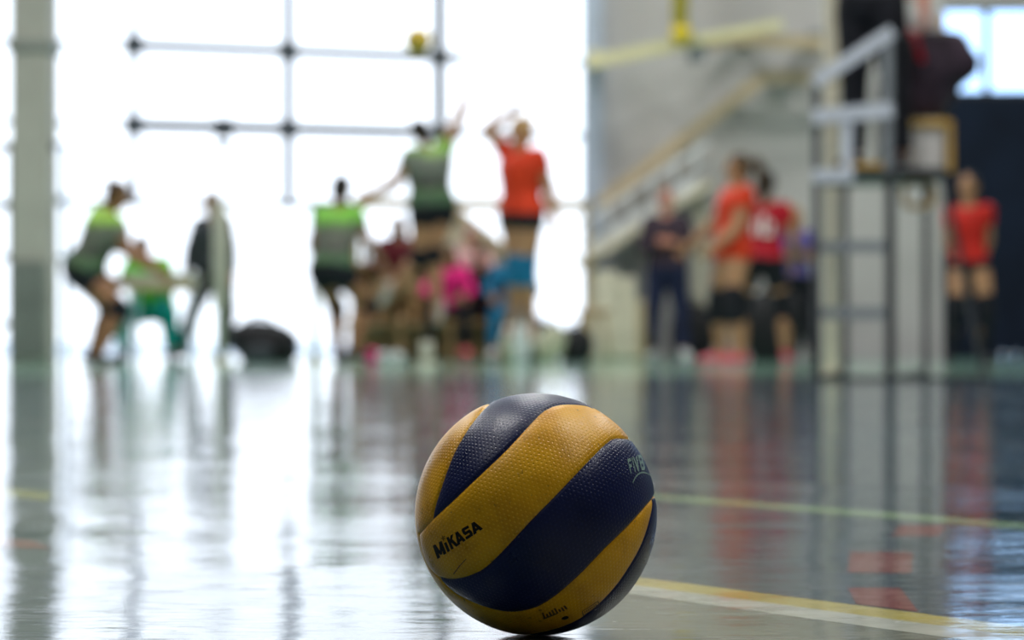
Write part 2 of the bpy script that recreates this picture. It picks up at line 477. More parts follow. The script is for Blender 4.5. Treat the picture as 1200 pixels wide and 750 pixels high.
# ================================================================== BALL
BD = 2.10
BR = 0.105
BC = V((X(628, BD), BD, BR))
CAMP = V((0, 0, CAM_H))
def on_ball(px, py, lift=0.0):
    """where the sight line through a pixel meets the ball (or the limb point nearest to it)"""
    d = (P(px, py, 1.0) - CAMP).normalized()
    oc = CAMP - BC; b_ = d.dot(oc); c_ = oc.dot(oc) - BR * BR; disc = b_ * b_ - c_
    if disc > 0: p = CAMP + d * (-b_ - math.sqrt(disc))
    else: p = CAMP + d * (-b_)
    return BC + (p - BC).normalized() * (BR + lift)
def zp(p): return (470 + p[0] / 2.419, 440 + p[1] / 2.419)
def smooth_line(pts, n=14):
    pts = [np.array(p, float) for p in pts]; out = []
    for i in range(len(pts) - 1):
        p0 = pts[i - 1] if i else 2 * pts[0] - pts[1]; p1 = pts[i]; p2 = pts[i + 1]
        p3 = pts[i + 2] if i + 2 < len(pts) else 2 * pts[-1] - pts[-2]
        for k in range(n):
            t = k / n
            out.append(.5 * ((2 * p1) + (-p0 + p2) * t + (2 * p0 - 5 * p1 + 4 * p2 - p3) * t * t + (-p0 + 3 * p1 - 3 * p2 + p3) * t ** 3))
    out.append(pts[-1]); return [tuple(p) for p in out]
S1 = smooth_line([zp(p) for p in ((262, 66), (222, 104), (185, 152), (150, 212), (127, 268), (106, 330), (92, 375), (86, 408))])
S2 = smooth_line([zp(p) for p in ((48, 450), (86, 408), (140, 358), (200, 301), (250, 254), (300, 206), (340, 163), (372, 128), (405, 97), (440, 81), (480, 78), (520, 82), (545, 92))])
S3 = smooth_line([zp(p) for p in ((668, 192), (648, 178), (610, 176), (585, 190), (548, 226), (500, 276), (435, 344), (372, 408), (322, 462), (270, 517), (225, 555), (175, 575), (135, 580), (104, 573))])
S6 = smooth_line([zp(p) for p in ((48, 450), (55, 490), (68, 528), (84, 555), (104, 573))])
S4 = smooth_line([zp(p) for p in ((104, 573), (130, 602), (165, 629), (230, 658), (300, 674), (365, 667), (425, 638), (500, 575), (580, 493), (650, 424), (705, 362), (722, 340))])
S5 = smooth_line([zp(p) for p in ((716, 350), (714, 385), (700, 440), (680, 492), (650, 545), (615, 596), (570, 645), (520, 686), (470, 712), (410, 730), (360, 738))])
poly_left = S1 + S2[:14][::-1] + [zp((20, 452)), zp((-30, 440)), zp((-30, -20)), zp((262, 30))]
poly_mid = S2 + [zp((620, 60)), zp((720, 160)), zp((690, 205))] + S3 + S6[::-1]
poly_low = S6 + S4 + [zp((730, 345))] + S5 + [zp((360, 800)), zp((-60, 800)), zp((-60, 455))]
def inside(px, py, poly):
    poly = np.array(poly); r = np.zeros(px.shape, bool); n = len(poly); j = n - 1
    for i in range(n):
        xi, yi = poly[i]; xj, yj = poly[j]
        if yi != yj:
            c = ((yi > py) != (yj > py)) & (px < (xj - xi) * (py - yi) / (yj - yi) + xi)
            r ^= c
        j = i
    return r
seams = []
for S in (S1, S2, S3, S4, S5, S6):
    pts = [np.array(on_ball(*q)) - np.array(BC) for q in S]
    d = []
    for a_, b_ in zip(pts, pts[1:]):
        k = max(1, int(np.linalg.norm(b_ - a_) / .0006))
        for t in range(k): d.append(a_ + (b_ - a_) * t / k)
    seams += d
seams = np.array(seams); seams = seams / np.linalg.norm(seams, axis=1)[:, None] * BR
to_cam = np.array((CAMP - BC).normalized())
# cube sphere
NB = 190
quads = []; idx = {}; verts = []
def vid(p):
    k = (round(p[0] * 1e5), round(p[1] * 1e5), round(p[2] * 1e5))
    if k not in idx: idx[k] = len(verts); verts.append(p)
    return idx[k]
for ax in range(3):
    for sg in (-1, 1):
        grid = []
        for i in range(NB + 1):
            row = []
            for j in range(NB + 1):
                a_ = math.tan((i / NB - .5) * PI / 2); b_ = math.tan((j / NB - .5) * PI / 2)
                p = [0, 0, 0]; p[ax] = sg; p[(ax + 1) % 3] = a_ * sg; p[(ax + 2) % 3] = b_
                l = math.sqrt(1 + a_ * a_ + b_ * b_); row.append(vid((p[0] / l, p[1] / l, p[2] / l)))
            grid.append(row)
        for i in range(NB):
            for j in range(NB):
                quads.append((grid[i][j], grid[i + 1][j], grid[i + 1][j + 1], grid[i][j + 1]))
N = np.array(verts)
w = N @ to_cam
lim = BR / float((CAMP - BC).length)
front = N.copy(); back = w < lim
front[back] -= 2 * np.outer(w[back] - lim, to_cam)
front /= np.linalg.norm(front, axis=1)[:, None]
wp = front * BR + np.array(BC)
px = 600 + wp[:, 0] / wp[:, 1] * F; py = HOR - (wp[:, 2] - CAM_H) / wp[:, 1] * F
yel = inside(px, py, poly_left) | inside(px, py, poly_mid) | inside(px, py, poly_low)
kd = kdtree.KDTree(len(seams))
for i, p in enumerate(seams): kd.insert(p, i)
kd.balance()
fr3 = front * BR
dist = np.array([kd.find(p)[2] for p in fr3])
dist = np.sqrt(np.maximum(dist ** 2 - (.00015) ** 2, 1e-12))
sd = np.where(yel, dist, -dist)
rad = BR - .0013 * np.exp(-(dist / .0013) ** 2) - .0007 * np.exp(-(dist / .006) ** 2)
co = N * rad[:, None]
me = bpy.data.meshes.new('volleyball')
me.from_pydata((co + np.array((0, 0, BR))).tolist(), [], quads); me.update()
me.polygons.foreach_set('use_smooth', [True] * len(me.polygons))
at = me.attributes.new('seam', 'FLOAT', 'POINT'); at.data.foreach_set('value', sd.astype(np.float32))
# dimple grid coordinates (metres along the surface, turned along the panels)
right = np.array(V(to_cam).cross(V((0, 0, 1))).normalized()) * -1; upv = np.cross(to_cam, right); upv = upv if upv[2] > 0 else -upv
ww = np.clip(front @ to_cam, -1, 1); th = np.arccos(ww); rr = np.maximum(np.sin(th), 1e-6)
u_ = front @ right / rr * th * BR; v_ = front @ upv / rr * th * BR
ca, sa = math.cos(math.radians(43)), math.sin(math.radians(43))
uu = u_ * ca + v_ * sa; vv = -u_ * sa + v_ * ca
at = me.attributes.new('grid', 'FLOAT_VECTOR', 'POINT')
at.data.foreach_set('vector', np.stack([uu, vv, np.zeros_like(uu)], 1).astype(np.float32).ravel())

def ball_mat():
    m = bpy.data.materials.new('ball_leather'); m.use_nodes = True
    nt = m.node_tree; b = nt.nodes['Principled BSDF']; L = nt.links.new
    b.inputs['Specular IOR Level'].default_value = .36
    def math_(op, a_, b2=None, c_=None):
        n = nt.nodes.new('ShaderNodeMath'); n.operation = op
        for i, v in enumerate((a_, b2, c_)):
            if v is None: continue
            if isinstance(v, (int, float)): n.inputs[i].default_value = v
            else: L(v, n.inputs[i])
        return n.outputs[0]
    at1 = nt.nodes.new('ShaderNodeAttribute'); at1.attribute_name = 'seam'
    at2 = nt.nodes.new('ShaderNodeAttribute'); at2.attribute_name = 'grid'
    s = at1.outputs['Fac']
    tc = nt.nodes.new('ShaderNodeTexCoord')
    def noise(sc, det=4, rough=.55):
        n = nt.nodes.new('ShaderNodeTexNoise'); n.inputs['Scale'].default_value = sc; n.inputs['Detail'].default_value = det; n.inputs['Roughness'].default_value = rough
        L(tc.outputs['Object'], n.inputs['Vector']); return n.outputs['Fac']
    def ramp(f, stops):
        r = nt.nodes.new('ShaderNodeValToRGB'); e = r.color_ramp.elements
        e[0].position, e[0].color = stops[0][0], (*stops[0][1], 1); e[1].position, e[1].color = stops[-1][0], (*stops[-1][1], 1)
        for p, c in stops[1:-1]:
            q = e.new(p); q.color = (*c, 1)
        L(f, r.inputs['Fac']); return r.outputs['Color']
    def mix(f, a_, b2, mode='MIX'):
        n = nt.nodes.new('ShaderNodeMix'); n.data_type = 'RGBA'; n.blend_type = mode
        if isinstance(f, (int, float)): n.inputs[0].default_value = f
        else: L(f, n.inputs[0])
        for i, v in ((6, a_), (7, b2)):
            if isinstance(v, tuple): n.inputs[i].default_value = (*v, 1)
            else: L(v, n.inputs[i])
        return n.outputs[2]
    # hexagonal dimples
    sp = nt.nodes.new('ShaderNodeSeparateXYZ'); L(at2.outputs['Vector'], sp.inputs[0])
    S_ = .0042; T_ = S_ * 1.732
    def cell(dx, dy):
        a_ = math_('SUBTRACT', math_('FRACT', math_('ADD', math_('DIVIDE', sp.outputs['X'], S_), 100 + dx)), .5)
        c_ = math_('SUBTRACT', math_('FRACT', math_('ADD', math_('DIVIDE', sp.outputs['Y'], T_), 100 + dy)), .5)
        a_ = math_('MULTIPLY', a_, S_); c_ = math_('MULTIPLY', c_, T_)
        return math_('SQRT', math_('ADD', math_('MULTIPLY', a_, a_), math_('MULTIPLY', c_, c_)))
    d = math_('MINIMUM', cell(0, 0), cell(.5, .5))
    dot = nt.nodes.new('ShaderNodeMapRange'); dot.interpolation_type = 'SMOOTHSTEP'
    dot.inputs['From Min'].default_value = .0013; dot.inputs['From Max'].default_value = .0003
    L(d, dot.inputs['Value']); dot = dot.outputs[0]
    blot = noise(28, 5); fine = noise(160, 4); big = noise(9, 3)
    ycol = ramp(blot, [(.30, (.60, .27, .003)), (.5, (.80, .38, .002)), (.72, (.88, .44, .004))])
    ycol = mix(math_('MULTIPLY', dot, .35), ycol, (.95, .62, .05))
    specks = nt.nodes.new('ShaderNodeMapRange'); specks.inputs['From Min'].default_value = .66; specks.inputs['From Max'].default_value = .74
    L(fine, specks.inputs['Value'])
    ycol = mix(math_('MULTIPLY', specks.outputs[0], .65), ycol, (.13, .07, .02))
    smear = nt.nodes.new('ShaderNodeMapRange'); smear.inputs['From Min'].default_value = .52; smear.inputs['From Max'].default_value = .75
    L(big, smear.inputs['Value'])
    ycol = mix(math_('MULTIPLY', smear.outputs[0], .4), ycol, (.34, .17, .01))
    ncol = ramp(blot, [(.3, (.002, .006, .050)), (.7, (.003, .009, .075))])
    ncol = mix(math_('MULTIPLY', dot, .3), ncol, (.015, .028, .11))
    side_ = nt.nodes.new('ShaderNodeMapRange'); side_.inputs['From Min'].default_value = -.00015; side_.inputs['From Max'].default_value = .00015
    L(s, side_.inputs['Value'])
    c = mix(side_.outputs[0], ncol, ycol)
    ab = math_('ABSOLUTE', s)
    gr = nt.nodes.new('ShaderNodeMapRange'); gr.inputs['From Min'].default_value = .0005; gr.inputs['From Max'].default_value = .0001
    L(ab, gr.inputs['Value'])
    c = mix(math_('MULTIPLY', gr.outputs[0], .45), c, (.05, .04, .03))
    L(c, b.inputs['Base Color'])
    r = nt.nodes.new('ShaderNodeMapRange'); r.inputs['From Min'].default_value = .3; r.inputs['From Max'].default_value = .7
    r.inputs['To Min'].default_value = .26; r.inputs['To Max'].default_value = .40; L(blot, r.inputs['Value']); L(r.outputs[0], b.inputs['Roughness'])
    b1 = nt.nodes.new('ShaderNodeBump'); b1.inputs['Distance'].default_value = .0006; b1.inputs['Strength'].default_value = .45; b1.invert = True
    L(dot, b1.inputs['Height'])
    b2 = nt.nodes.new('ShaderNodeBump'); b2.inputs['Distance'].default_value = .0004; b2.inputs['Strength'].default_value = .6
    L(noise(700, 3), b2.inputs['Height']); L(b1.outputs[0], b2.inputs['Normal']); L(b2.outputs[0], b.inputs['Normal'])
    return m
me.materials.append(ball_mat())
ball = bpy.data.objects.new('volleyball', me); COL.objects.link(ball)
ball.location = (BC.x, BC.y, 0); WLOC[ball.name] = V((BC.x, BC.y, 0))
tag(ball, 'large sharp yellow and navy volleyball resting on the glossy floor in the foreground', 'ball')

# lettering
def stroke(x0, y0, x1, y1, t=.22):
    d = V((x1 - x0, y1 - y0)); n = V((-d.y, d.x)).normalized() * t / 2
    return [(x0 - n.x, y0 - n.y), (x1 - n.x, y1 - n.y), (x1 + n.x, y1 + n.y), (x0 + n.x, y0 + n.y)]
def rect(x0, y0, x1, y1): return [(x0, y0), (x1, y0), (x1, y1), (x0, y1)]
T = .26
GL = {
 'M': [rect(0, 0, .31, 1), rect(.69, 0, 1, 1), [(.02, 1), (.40, .12), (.60, .12), (.30, 1)], [(.98, 1), (.70, 1), (.40, .12), (.60, .12)]],
 'i': [rect(.05, 0, .95, .74)] + [[(.5, 1.10), (.5 + .95 * math.cos(a), 1.10 + .26 * math.sin(a)), (.5 + .42 * math.cos(a + .63), 1.10 + .11 * math.sin(a + .63)), (.5 + .42 * math.cos(a - .63), 1.10 + .11 * math.sin(a - .63))] for a in [PI / 2 + k * 2 * PI / 5 for k in range(5)]],
 'K': [rect(0, 0, .34, 1), [(.24, .32), (.24, .66), (.62, 1), (1.02, 1)], [(.32, .58), (.62, .70), (1.06, 0), (.66, 0)]],
 'A': [[(-.02, 0), (.31, 0), (.64, 1), (.33, 1)], [(1.02, 0), (.69, 0), (.36, 1), (.67, 1)], rect(.25, .16, .75, .40)],
 'S': [rect(.08, .76, .97, 1), rect(.0, .52, .34, .92), rect(.08, .38, .92, .63), rect(.66, .09, 1, .5), rect(.02, 0, .92, .25)],
 'F': [rect(0, 0, .25, 1), rect(0, .78, 1, 1), rect(0, .40, .85, .62)],
 'I': [rect(.2, 0, .8, 1)],
 'V': [[(.36, 0), (.64, 0), (.27, 1), (0, 1)], [(.36, 0), (.64, 0), (1, 1), (.73, 1)]],
 'B': [rect(0, 0, .25, 1), rect(0, .8, .85, 1), rect(0, .41, .9, .6), rect(0, 0, .85, .2), rect(.7, .1, .98, .5), rect(.65, .5, .92, .9)],
}
def lay(polys, corner, sub=4):
    """polys in a unit strip -> bilinear in four pixel corners (bl, br, tr, tl) -> ball"""
    mb = MB(); bl, br_, tr, tl = [np.array(c, float) for c in corner]
    def mp(x, y): q = (bl * (1 - x) + br_ * x) * (1 - y) + (tl * (1 - x) + tr * x) * y; return on_ball(q[0], q[1], .00012)
    for q in polys:
        q = [np.array(p) for p in q]; g = []
        for i in range(sub + 1):
            for j in range(sub + 1):
                a_, b_ = i / sub, j / sub
                p = (q[0] * (1 - a_) + q[1] * a_) * (1 - b_) + (q[3] * (1 - a_) + q[2] * a_) * b_
                g.append(mp(p[0], p[1]))
        fs = []
        for i in range(sub):
            for j in range(sub):
                f = (i * (sub + 1) + j, (i + 1) * (sub + 1) + j, (i + 1) * (sub + 1) + j + 1, i * (sub + 1) + j + 1)
                nn = (g[f[1]] - g[f[0]]).cross(g[f[2]] - g[f[1]])
                if nn.dot(g[f[0]] - BC) < 0: f = tuple(reversed(f))
                fs.append(f)
        mb.add(g, fs)
    return mb
def word(cells):
    out = []
    for ch, x0, x1 in cells:
        for q in GL[ch]: out.append([(x0 + (x1 - x0) * p[0], p[1]) for p in q])
    return out
def z3(x, y): return (480 + x / 6.25, 580 + y / 6.25)
mk = word([('M', 0, .195), ('i', .215, .275), ('K', .30, .45), ('A', .44, .61), ('S', .625, .785), ('A', .79, .985)])
lay(mk, (z3(205, 470), z3(543, 245), z3(500, 180), z3(170, 372))).build('lettering', M['ink'], ball)
fv = word([('F', 0, .22), ('I', .27, .36), ('V', .38, .66), ('B', .72, .98)])
arc = []
for k in range(12):
    t0, t1 = k / 12, (k + 1) / 12
    f0 = -.62 + .5 * (2 * t0 - 1) ** 2 * -1 + .45; f1 = -.62 + .5 * (2 * t1 - 1) ** 2 * -1 + .45
    arc.append([(t0 * 1.3, f0), (t1 * 1.3, f1), (t1 * 1.3, f1 + .1), (t0 * 1.3, f0 + .1)])
lay(fv + arc, ((739, 555), (757, 550), (752, 532), (735, 538))).build('emblem', M['ink_grey'], ball)
# small worn print and outline box near the foot of the ball
wv = [rect(.02 + k * .125, .05 + .1 * (k % 2), .02 + k * .125 + .075, .95 - .12 * ((k * 3) % 4)) for k in range(8)]
wv += [rect(.0, .0, .55, .18)]
lay(wv, ((637, 726), (667, 714), (662, 708), (634, 718))).build('worn_print', M['ink_faint'], ball)
bx = [rect(0, 0, 1, .12), rect(0, .88, 1, 1), rect(0, 0, .05, 1), rect(.95, 0, 1, 1)] + [rect(.12 + k * .11, .3, .17 + k * .11, .7) for k in range(7)]
lay(bx, ((683, 722), (703, 709), (701, 704), (682, 716))).build('print_box', M['ink_faint'], ball)
dots = [[(.5, .5), (.5 + .5 * math.cos(a), .5 + .5 * math.sin(a)), (.5 + .5 * math.cos(a + .35), .5 + .5 * math.sin(a + .35)), (.5 + .5 * math.cos(a + .7), .5 + .5 * math.sin(a + .7))] for a in [k * .7 for k in range(9)]]
lay(dots, ((658, 727), (667, 725), (666, 721), (658, 723)), 2).build('valve', M['ink'], ball)
# dark scuffs
sc = [stroke(0, 0, .5, .55, .06), stroke(.5, .55, 1, 1, .05)]
lay(sc, (z3(322, 580), z3(415, 580), z3(415, 468), z3(322, 468))).build('scuff', M['ink_faint'], ball)

# ================================================================== PEOPLE
def U(v): return V(v).normalized()
def D3(t):
    """(right, up, away) -> unit world vector"""
    return V((t[0], t[2] if len(t) > 2 else 0, t[1])).normalized()

def hand_mb(mb, wrist, d, n, s, side, curl=.5, r=1.0):
    """palm and five separate bent fingers; d = direction of the hand, n = palm normal"""
    d = U(d); n = (V(n) - d * V(n).dot(d))
    n = n.normalized() if n.length > 1e-3 else d.orthogonal().normalized()
    a = d.cross(n) * side
    pc = wrist + d * .045 * s
    R = Matrix((a, n, d)).transposed()
    mb.loft([mb.ring(wrist - d * .01 * s, a, n, .026 * s, .019 * s, 12), mb.ring(wrist + d * .03 * s, a, n, .036 * s, .016 * s, 12),
             mb.ring(wrist + d * .085 * s, a, n, .041 * s, .014 * s, 12), mb.ring(wrist + d * .095 * s, a, n, .036 * s, .010 * s, 12)])
    for k, (off, ln) in enumerate(((.030, .068), (.010, .078), (-.010, .072), (-.029, .056))):
        p = wrist + d * (.085 * s) + a * off * s; fd = (d + a * off * 2.2).normalized()
        ang = curl * .45
        for j, fr_ in enumerate((.42, .32, .26)):
            fd2 = (fd * math.cos(ang) + n * math.sin(ang)).normalized()
            q = p + fd2 * ln * fr_ * s
            mb.cone(p, q, (.0098 - .0008 * j) * s, (.0090 - .0008 * j) * s, 8, True)
            p = q; ang += curl * .75
    p = wrist + d * .022 * s + a * .03 * s
    td = (d * .55 + a * .75 + n * .35 * curl).normalized(); q = p + td * .038 * s
    mb.cone(p, q, .0125 * s, .0105 * s, 8, True)
    td = (d * .85 + a * .35 + n * .6 * curl).normalized(); mb.cone(q, q + td * .03 * s, .0105 * s, .0085 * s, 8, True)

def person(px, D, label, s=1.0, py=None, ground_z=0.0, front=(0, 0, -1), torso=(0, 1, 0), arms=None, legs=None, toes=None,
           neck=None, face=None, skin='skin_tan', hair=('short', 'hair_dark'), shirt=('black_cloth', .5), bottom=('black_cloth', .25),
           knee_pads=None, shoes='black_shoe', socks=None, group=None, voxel=.0075, category='person', curl=.6, number=None, coat=False, pads_len=.08,
           bulk=1.14, long_shirt=False):
    sb = s * bulk
    f = D3(front); t = D3(torso); f = (f - t * f.dot(t)).normalized(); side = t.cross(f).normalized() * -1   # side = person's left->
    side = f.cross(t).normalized()                                   # person's right
    neck_d = D3(neck) if neck else t
    fc = D3(face) if face else f
    fc = (fc - neck_d * fc.dot(neck_d)).normalized()
    pelvis = V((0, 0, 0))
    J = {}
    J['nk'] = pelvis + t * .50 * s
    J['hd'] = J['nk'] + neck_d * .165 * s
    arms = arms or [((-.15, -1, 0), (0, -1, -.1)), ((.15, -1, 0), (0, -1, -.1))]
    legs = legs or [((0, -1, 0), (0, -1, 0)), ((0, -1, 0), (0, -1, 0))]
    sh, el, wr, hp, kn, an = [], [], [], [], [], []
    for i, sg in enumerate((-1, 1)):
        # arms[0] / legs[0]: the person's left side is given as the -side
        a_ = J['nk'] - t * .045 * s + side * (.165 * s * sg)
        d1, d2 = D3(arms[i][0]), D3(arms[i][1])
        if d1.z > .3: a_ += t * .03 * s
        sh.append(a_); el.append(a_ + d1 * .275 * s); wr.append(el[-1] + d2 * .245 * s)
        h_ = pelvis + side * (.088 * s * sg) - t * .02 * s
        l1, l2 = D3(legs[i][0]), D3(legs[i][1])
        hp.append(h_); kn.append(h_ + l1 * .42 * s); an.append(kn[-1] + l2 * .40 * s)
    toe = [D3(q) for q in (toes or [front, front])]
    low = min(min(a_.z, (a_ + tt * .15 * s).z) for a_, tt in zip(an, toe)) - .085 * s
    if py is None: base = V((X(px, D), D, ground_z - low))
    else: base = P(px, py, D)
    def W(p): return p + base
    # ---------------- body
    mb = MB()
    def torso_rings(grow=0.0, lo=-.10, hi=.50):
        prof = [(-.10, .105, .085), (-.05, .150, .108), (.0, .162, .112), (.08, .148, .102), (.17, .128, .090), (.26, .138, .098), (.34, .155, .110), (.41, .168, .104), (.455, .150, .085), (.485, .085, .062), (.50, .06, .055)]
        rs = []
        for h, rx, ry in prof:
            if lo - 1e-6 <= h <= hi + 1e-6:
                c = pelvis + t * h * s + f * (.012 * math.sin(h * 6)) * s
                rs.append(mb.ring(W(c), side, f, (rx + grow) * sb, (ry + grow) * sb, 20))
        return rs
    mb.loft(torso_rings())
    mb.cone(W(J['nk'] - t * .03 * s), W(J['hd'] - neck_d * .04 * s), .058 * s, .052 * s, 14)
    hR = Matrix((neck_d.cross(fc) * -1, fc, neck_d)).transposed(); hx = hR.col[0]
    hc = W(J['hd'])
    mb.ellipsoid(hc + neck_d * .02 * s, (.076 * s, .095 * s, .102 * s), hR)
    mb.ellipsoid(hc + fc * .022 * s - neck_d * .055 * s, (.056 * s, .066 * s, .062 * s), hR)
    mb.cone(hc + fc * .088 * s + neck_d * .018 * s, hc + fc * .108 * s - neck_d * .022 * s, .008 * s, .015 * s, 8, True)      # nose
    mb.ellipsoid(hc + fc * .086 * s + neck_d * .036 * s, (.045 * s, .012 * s, .009 * s), hR, 10, 6)                           # brow
    mb.ellipsoid(hc + fc * .082 * s - neck_d * .052 * s, (.025 * s, .012 * s, .010 * s), hR, 10, 6)                           # lips
    mb.ellipsoid(hc + fc * .070 * s - neck_d * .095 * s, (.022 * s, .02 * s, .017 * s), hR, 10, 6)                            # chin
    for sg in (-1, 1): mb.ellipsoid(hc + hx * (.078 * s * sg) - fc * .005 * s, (.010 * s, .02 * s, .032 * s), hR, 8, 6)
    for i in range(2):
        mb.cone(W(J['nk'] - t * .05 * s), W(sh[i]), .062 * sb, .056 * sb, 12, True)
        mb.cone(W(sh[i]), W(el[i]), .050 * sb, .038 * sb, 12, True)
        m_ = el[i] + (wr[i] - el[i]) * .25
        mb.cone(W(el[i]), W(m_), .038 * sb, .041 * sb, 12, True); mb.cone(W(m_), W(wr[i]), .041 * sb, .026 * sb, 12, True)
        hd_ = (wr[i] - el[i]).normalized()
        hand_mb(mb, W(wr[i]), hd_, -side * (-1, 1)[i] if abs(hd_.dot(side)) < .8 else t, s, (-1, 1)[i], curl)
        mb.cone(W(hp[i]), W(hp[i] + (kn[i] - hp[i]) * .35), .088 * sb, .082 * sb, 14, True)
        mb.cone(W(hp[i] + (kn[i] - hp[i]) * .35), W(kn[i]), .082 * sb, .054 * sb, 14, True)
        c_ = kn[i] + (an[i] - kn[i]) * .30; sd_ = (an[i] - kn[i]).normalized()
        bk = -(toe[i] - sd_ * toe[i].dot(sd_)).normalized() * .012 * s
        mb.cone(W(kn[i]), W(c_ + bk), .052 * sb, .057 * sb, 14, True); mb.cone(W(c_ + bk), W(an[i]), .057 * sb, .034 * sb, 14, True)
        mb.cone(W(an[i] + sd_ * .03 * s), W(an[i] + sd_ * .045 * s + toe[i] * .13 * s), .032 * s, .026 * s, 10, True)
    body = mb.build('person', M[skin], None, voxel=voxel, smooth_it=2)
    tag(body, label, category, group)
    # eyes
    for sg in (-1, 1):
        MB().ellipsoid(hc + fc * .087 * s + hx * (.03 * s * sg) + neck_d * .016 * s, (.013 * s, .008 * s, .008 * s), hR, 10, 6).build('eye', M['eye_dark'], body, smooth=True)
    # ---------------- hair
    kind, hm = hair
    if kind != 'none':
        h = MB()
        h.ellipsoid(hc + neck_d * .035 * s - fc * .016 * s, (.086 * s, .097 * s, .100 * s), hR)
        if kind != 'short': h.ellipsoid(hc - fc * .050 * s - neck_d * .01 * s, (.078 * s, .060 * s, .090 * s), hR)
        if kind == 'bun': h.ellipsoid(hc - fc * .10 * s + neck_d * .075 * s, (.042 * s, .042 * s, .042 * s), hR)
        if kind == 'pony':
            p0 = hc - fc * .10 * s + neck_d * .05 * s
            pts = [p0, p0 - fc * .06 * s + neck_d * .01 * s, p0 - fc * .09 * s - neck_d * .07 * s, p0 - fc * .07 * s - neck_d * .17 * s, p0 - fc * .05 * s - neck_d * .24 * s]
            for a_, b_, ra, rb in zip(pts, pts[1:], (.026, .042, .046, .034), (.042, .046, .034, .012)): h.cone(a_, b_, ra * s, rb * s, 12, True)
        if kind == 'long':
            h.ellipsoid(hc - fc * .05 * s - neck_d * .12 * s, (.085 * s, .045 * s, .13 * s), hR)
            for sg in (-1, 1): h.ellipsoid(hc + hx * .075 * s * sg - neck_d * .08 * s - fc * .01 * s, (.022 * s, .045 * s, .12 * s), hR)
        h.build('hair', M[hm], body, voxel=.010, smooth_it=3)
    # ---------------- shirt
    sm, sl = shirt
    g = .014
    c = MB()
    lo_ = -.10 if (coat or long_shirt) else -.03
    rs = torso_rings(g, lo_, .485)
    c.loft(rs)
    if coat: c.cone(W(pelvis), W(pelvis - V((0, 0, .30 * sb)) if isinstance(coat, bool) else W(pelvis)), .15 * sb, .19 * sb, 20)
    for i in range(2):
        c.cone(W(J['nk'] - t * .06 * s), W(sh[i]), .066 * sb, .068 * sb, 14, True)
        k = min(sl, .999)
        if sl > 0:
            e_ = sh[i] + (el[i] - sh[i]) * min(1, sl)
            c.cone(W(sh[i]), W(e_), .066 * sb, (.052 if sl >= 1 else .060) * sb, 14, sl >= 1)
            if sl > 1:
                c.cone(W(el[i]), W(el[i] + (wr[i] - el[i]) * (sl - 1)), .052 * sb, .036 * sb, 14)
    c.build('shirt' if not coat else 'coat', M[sm], body, voxel=.011, smooth_it=2)
    # ---------------- bottoms
    bm_, bl = bottom
    c = MB(); c.loft(torso_rings(g * .8, -.10, .08))
    for i in range(2):
        k = min(1, bl)
        e_ = hp[i] + (kn[i] - hp[i]) * k
        c.cone(W(hp[i]), W(e_), .102 * sb, (.102 - .036 * k) * sb, 16)
        c.ellipsoid(W(hp[i]), (.1 * sb,) * 3)
        if bl > 1:
            c.ellipsoid(W(kn[i]), (.068 * sb,) * 3)
            c.cone(W(kn[i]), W(kn[i] + (an[i] - kn[i]) * (bl - 1)), .067 * sb, .052 * sb, 16)
    c.build('trousers' if bl > 1 else 'shorts', M[bm_], body, voxel=.011, smooth_it=2)
    if knee_pads:
        for i in range(2):
            u1 = (kn[i] - hp[i]).normalized(); u2 = (an[i] - kn[i]).normalized()
            MB().cone(W(kn[i] - u1 * pads_len * s), W(kn[i]), .070 * sb, .068 * sb, 16).ellipsoid(W(kn[i]), (.068 * sb,) * 3).cone(W(kn[i]), W(kn[i] + u2 * pads_len * s), .067 * sb, .063 * sb, 16).build('knee_pad', M[knee_pads], body, voxel=.011, smooth_it=2)
    for i in range(2):
        u2 = (an[i] - kn[i]).normalized(); n_ = toe[i]
        upf = (-u2 - n_ * (-u2).dot(n_)); upf = upf.normalized() if upf.length > .1 else V((0, 0, 1))
        sx = n_.cross(upf); o_ = an[i] - upf * .035 * s
        if socks:
            MB().cone(W(an[i] - u2 * socks[1] * s), W(an[i]), .048 * s + .012 * socks[1], .042 * s, 14).build('sock', M[socks[0]], body, voxel=.010, smooth_it=1)
        S_ = MB()
        R = [( -.075, .026, .030, .000), (-.06, .036, .046, .008), (0, .041, .052, .010), (.06, .044, .038, -.004), (.12, .049, .030, -.014), (.165, .042, .024, -.020), (.195, .022, .014, -.026)]
        S_.loft([S_.ring(W(o_ + n_ * a_ * s + upf * c2 * s), sx, upf, b_ * s, c_ * s, 14) for a_, b_, c_, c2 in R])
        sh_ = S_.build('shoe', M[shoes], body, smooth=True)
        So = MB(); So.loft([So.ring(W(o_ + n_ * a_ * s - upf * .030 * s + upf * k * s), sx, n_, b_ * s, .135 * s, 18) for a_, b_, k in ((.06, .046, -.018), (.06, .048, 0))])
        So.build('sole', M['grey_shoe'] if shoes != 'white_shoe' else M['white_shoe'], sh_, smooth=False)
    if number:
        nb_ = MB()
        pc = pelvis + t * .30 * s
        for q in number:
            pts = []
            for (x_, y_) in q:
                # back of the shirt, seen from behind
                ang = (x_ - .5) * 1.25
                p_ = pc + t * ((y_ - .5) * .20) * s + side * math.sin(ang) * .165 * s - f * math.cos(ang) * .131 * s
                pts.append(W(p_))
            nb_.add(pts, [tuple(range(len(pts)))])
        nb_.build('number', M['number_white'], body)
    return body

DN = (0, -1, 0)
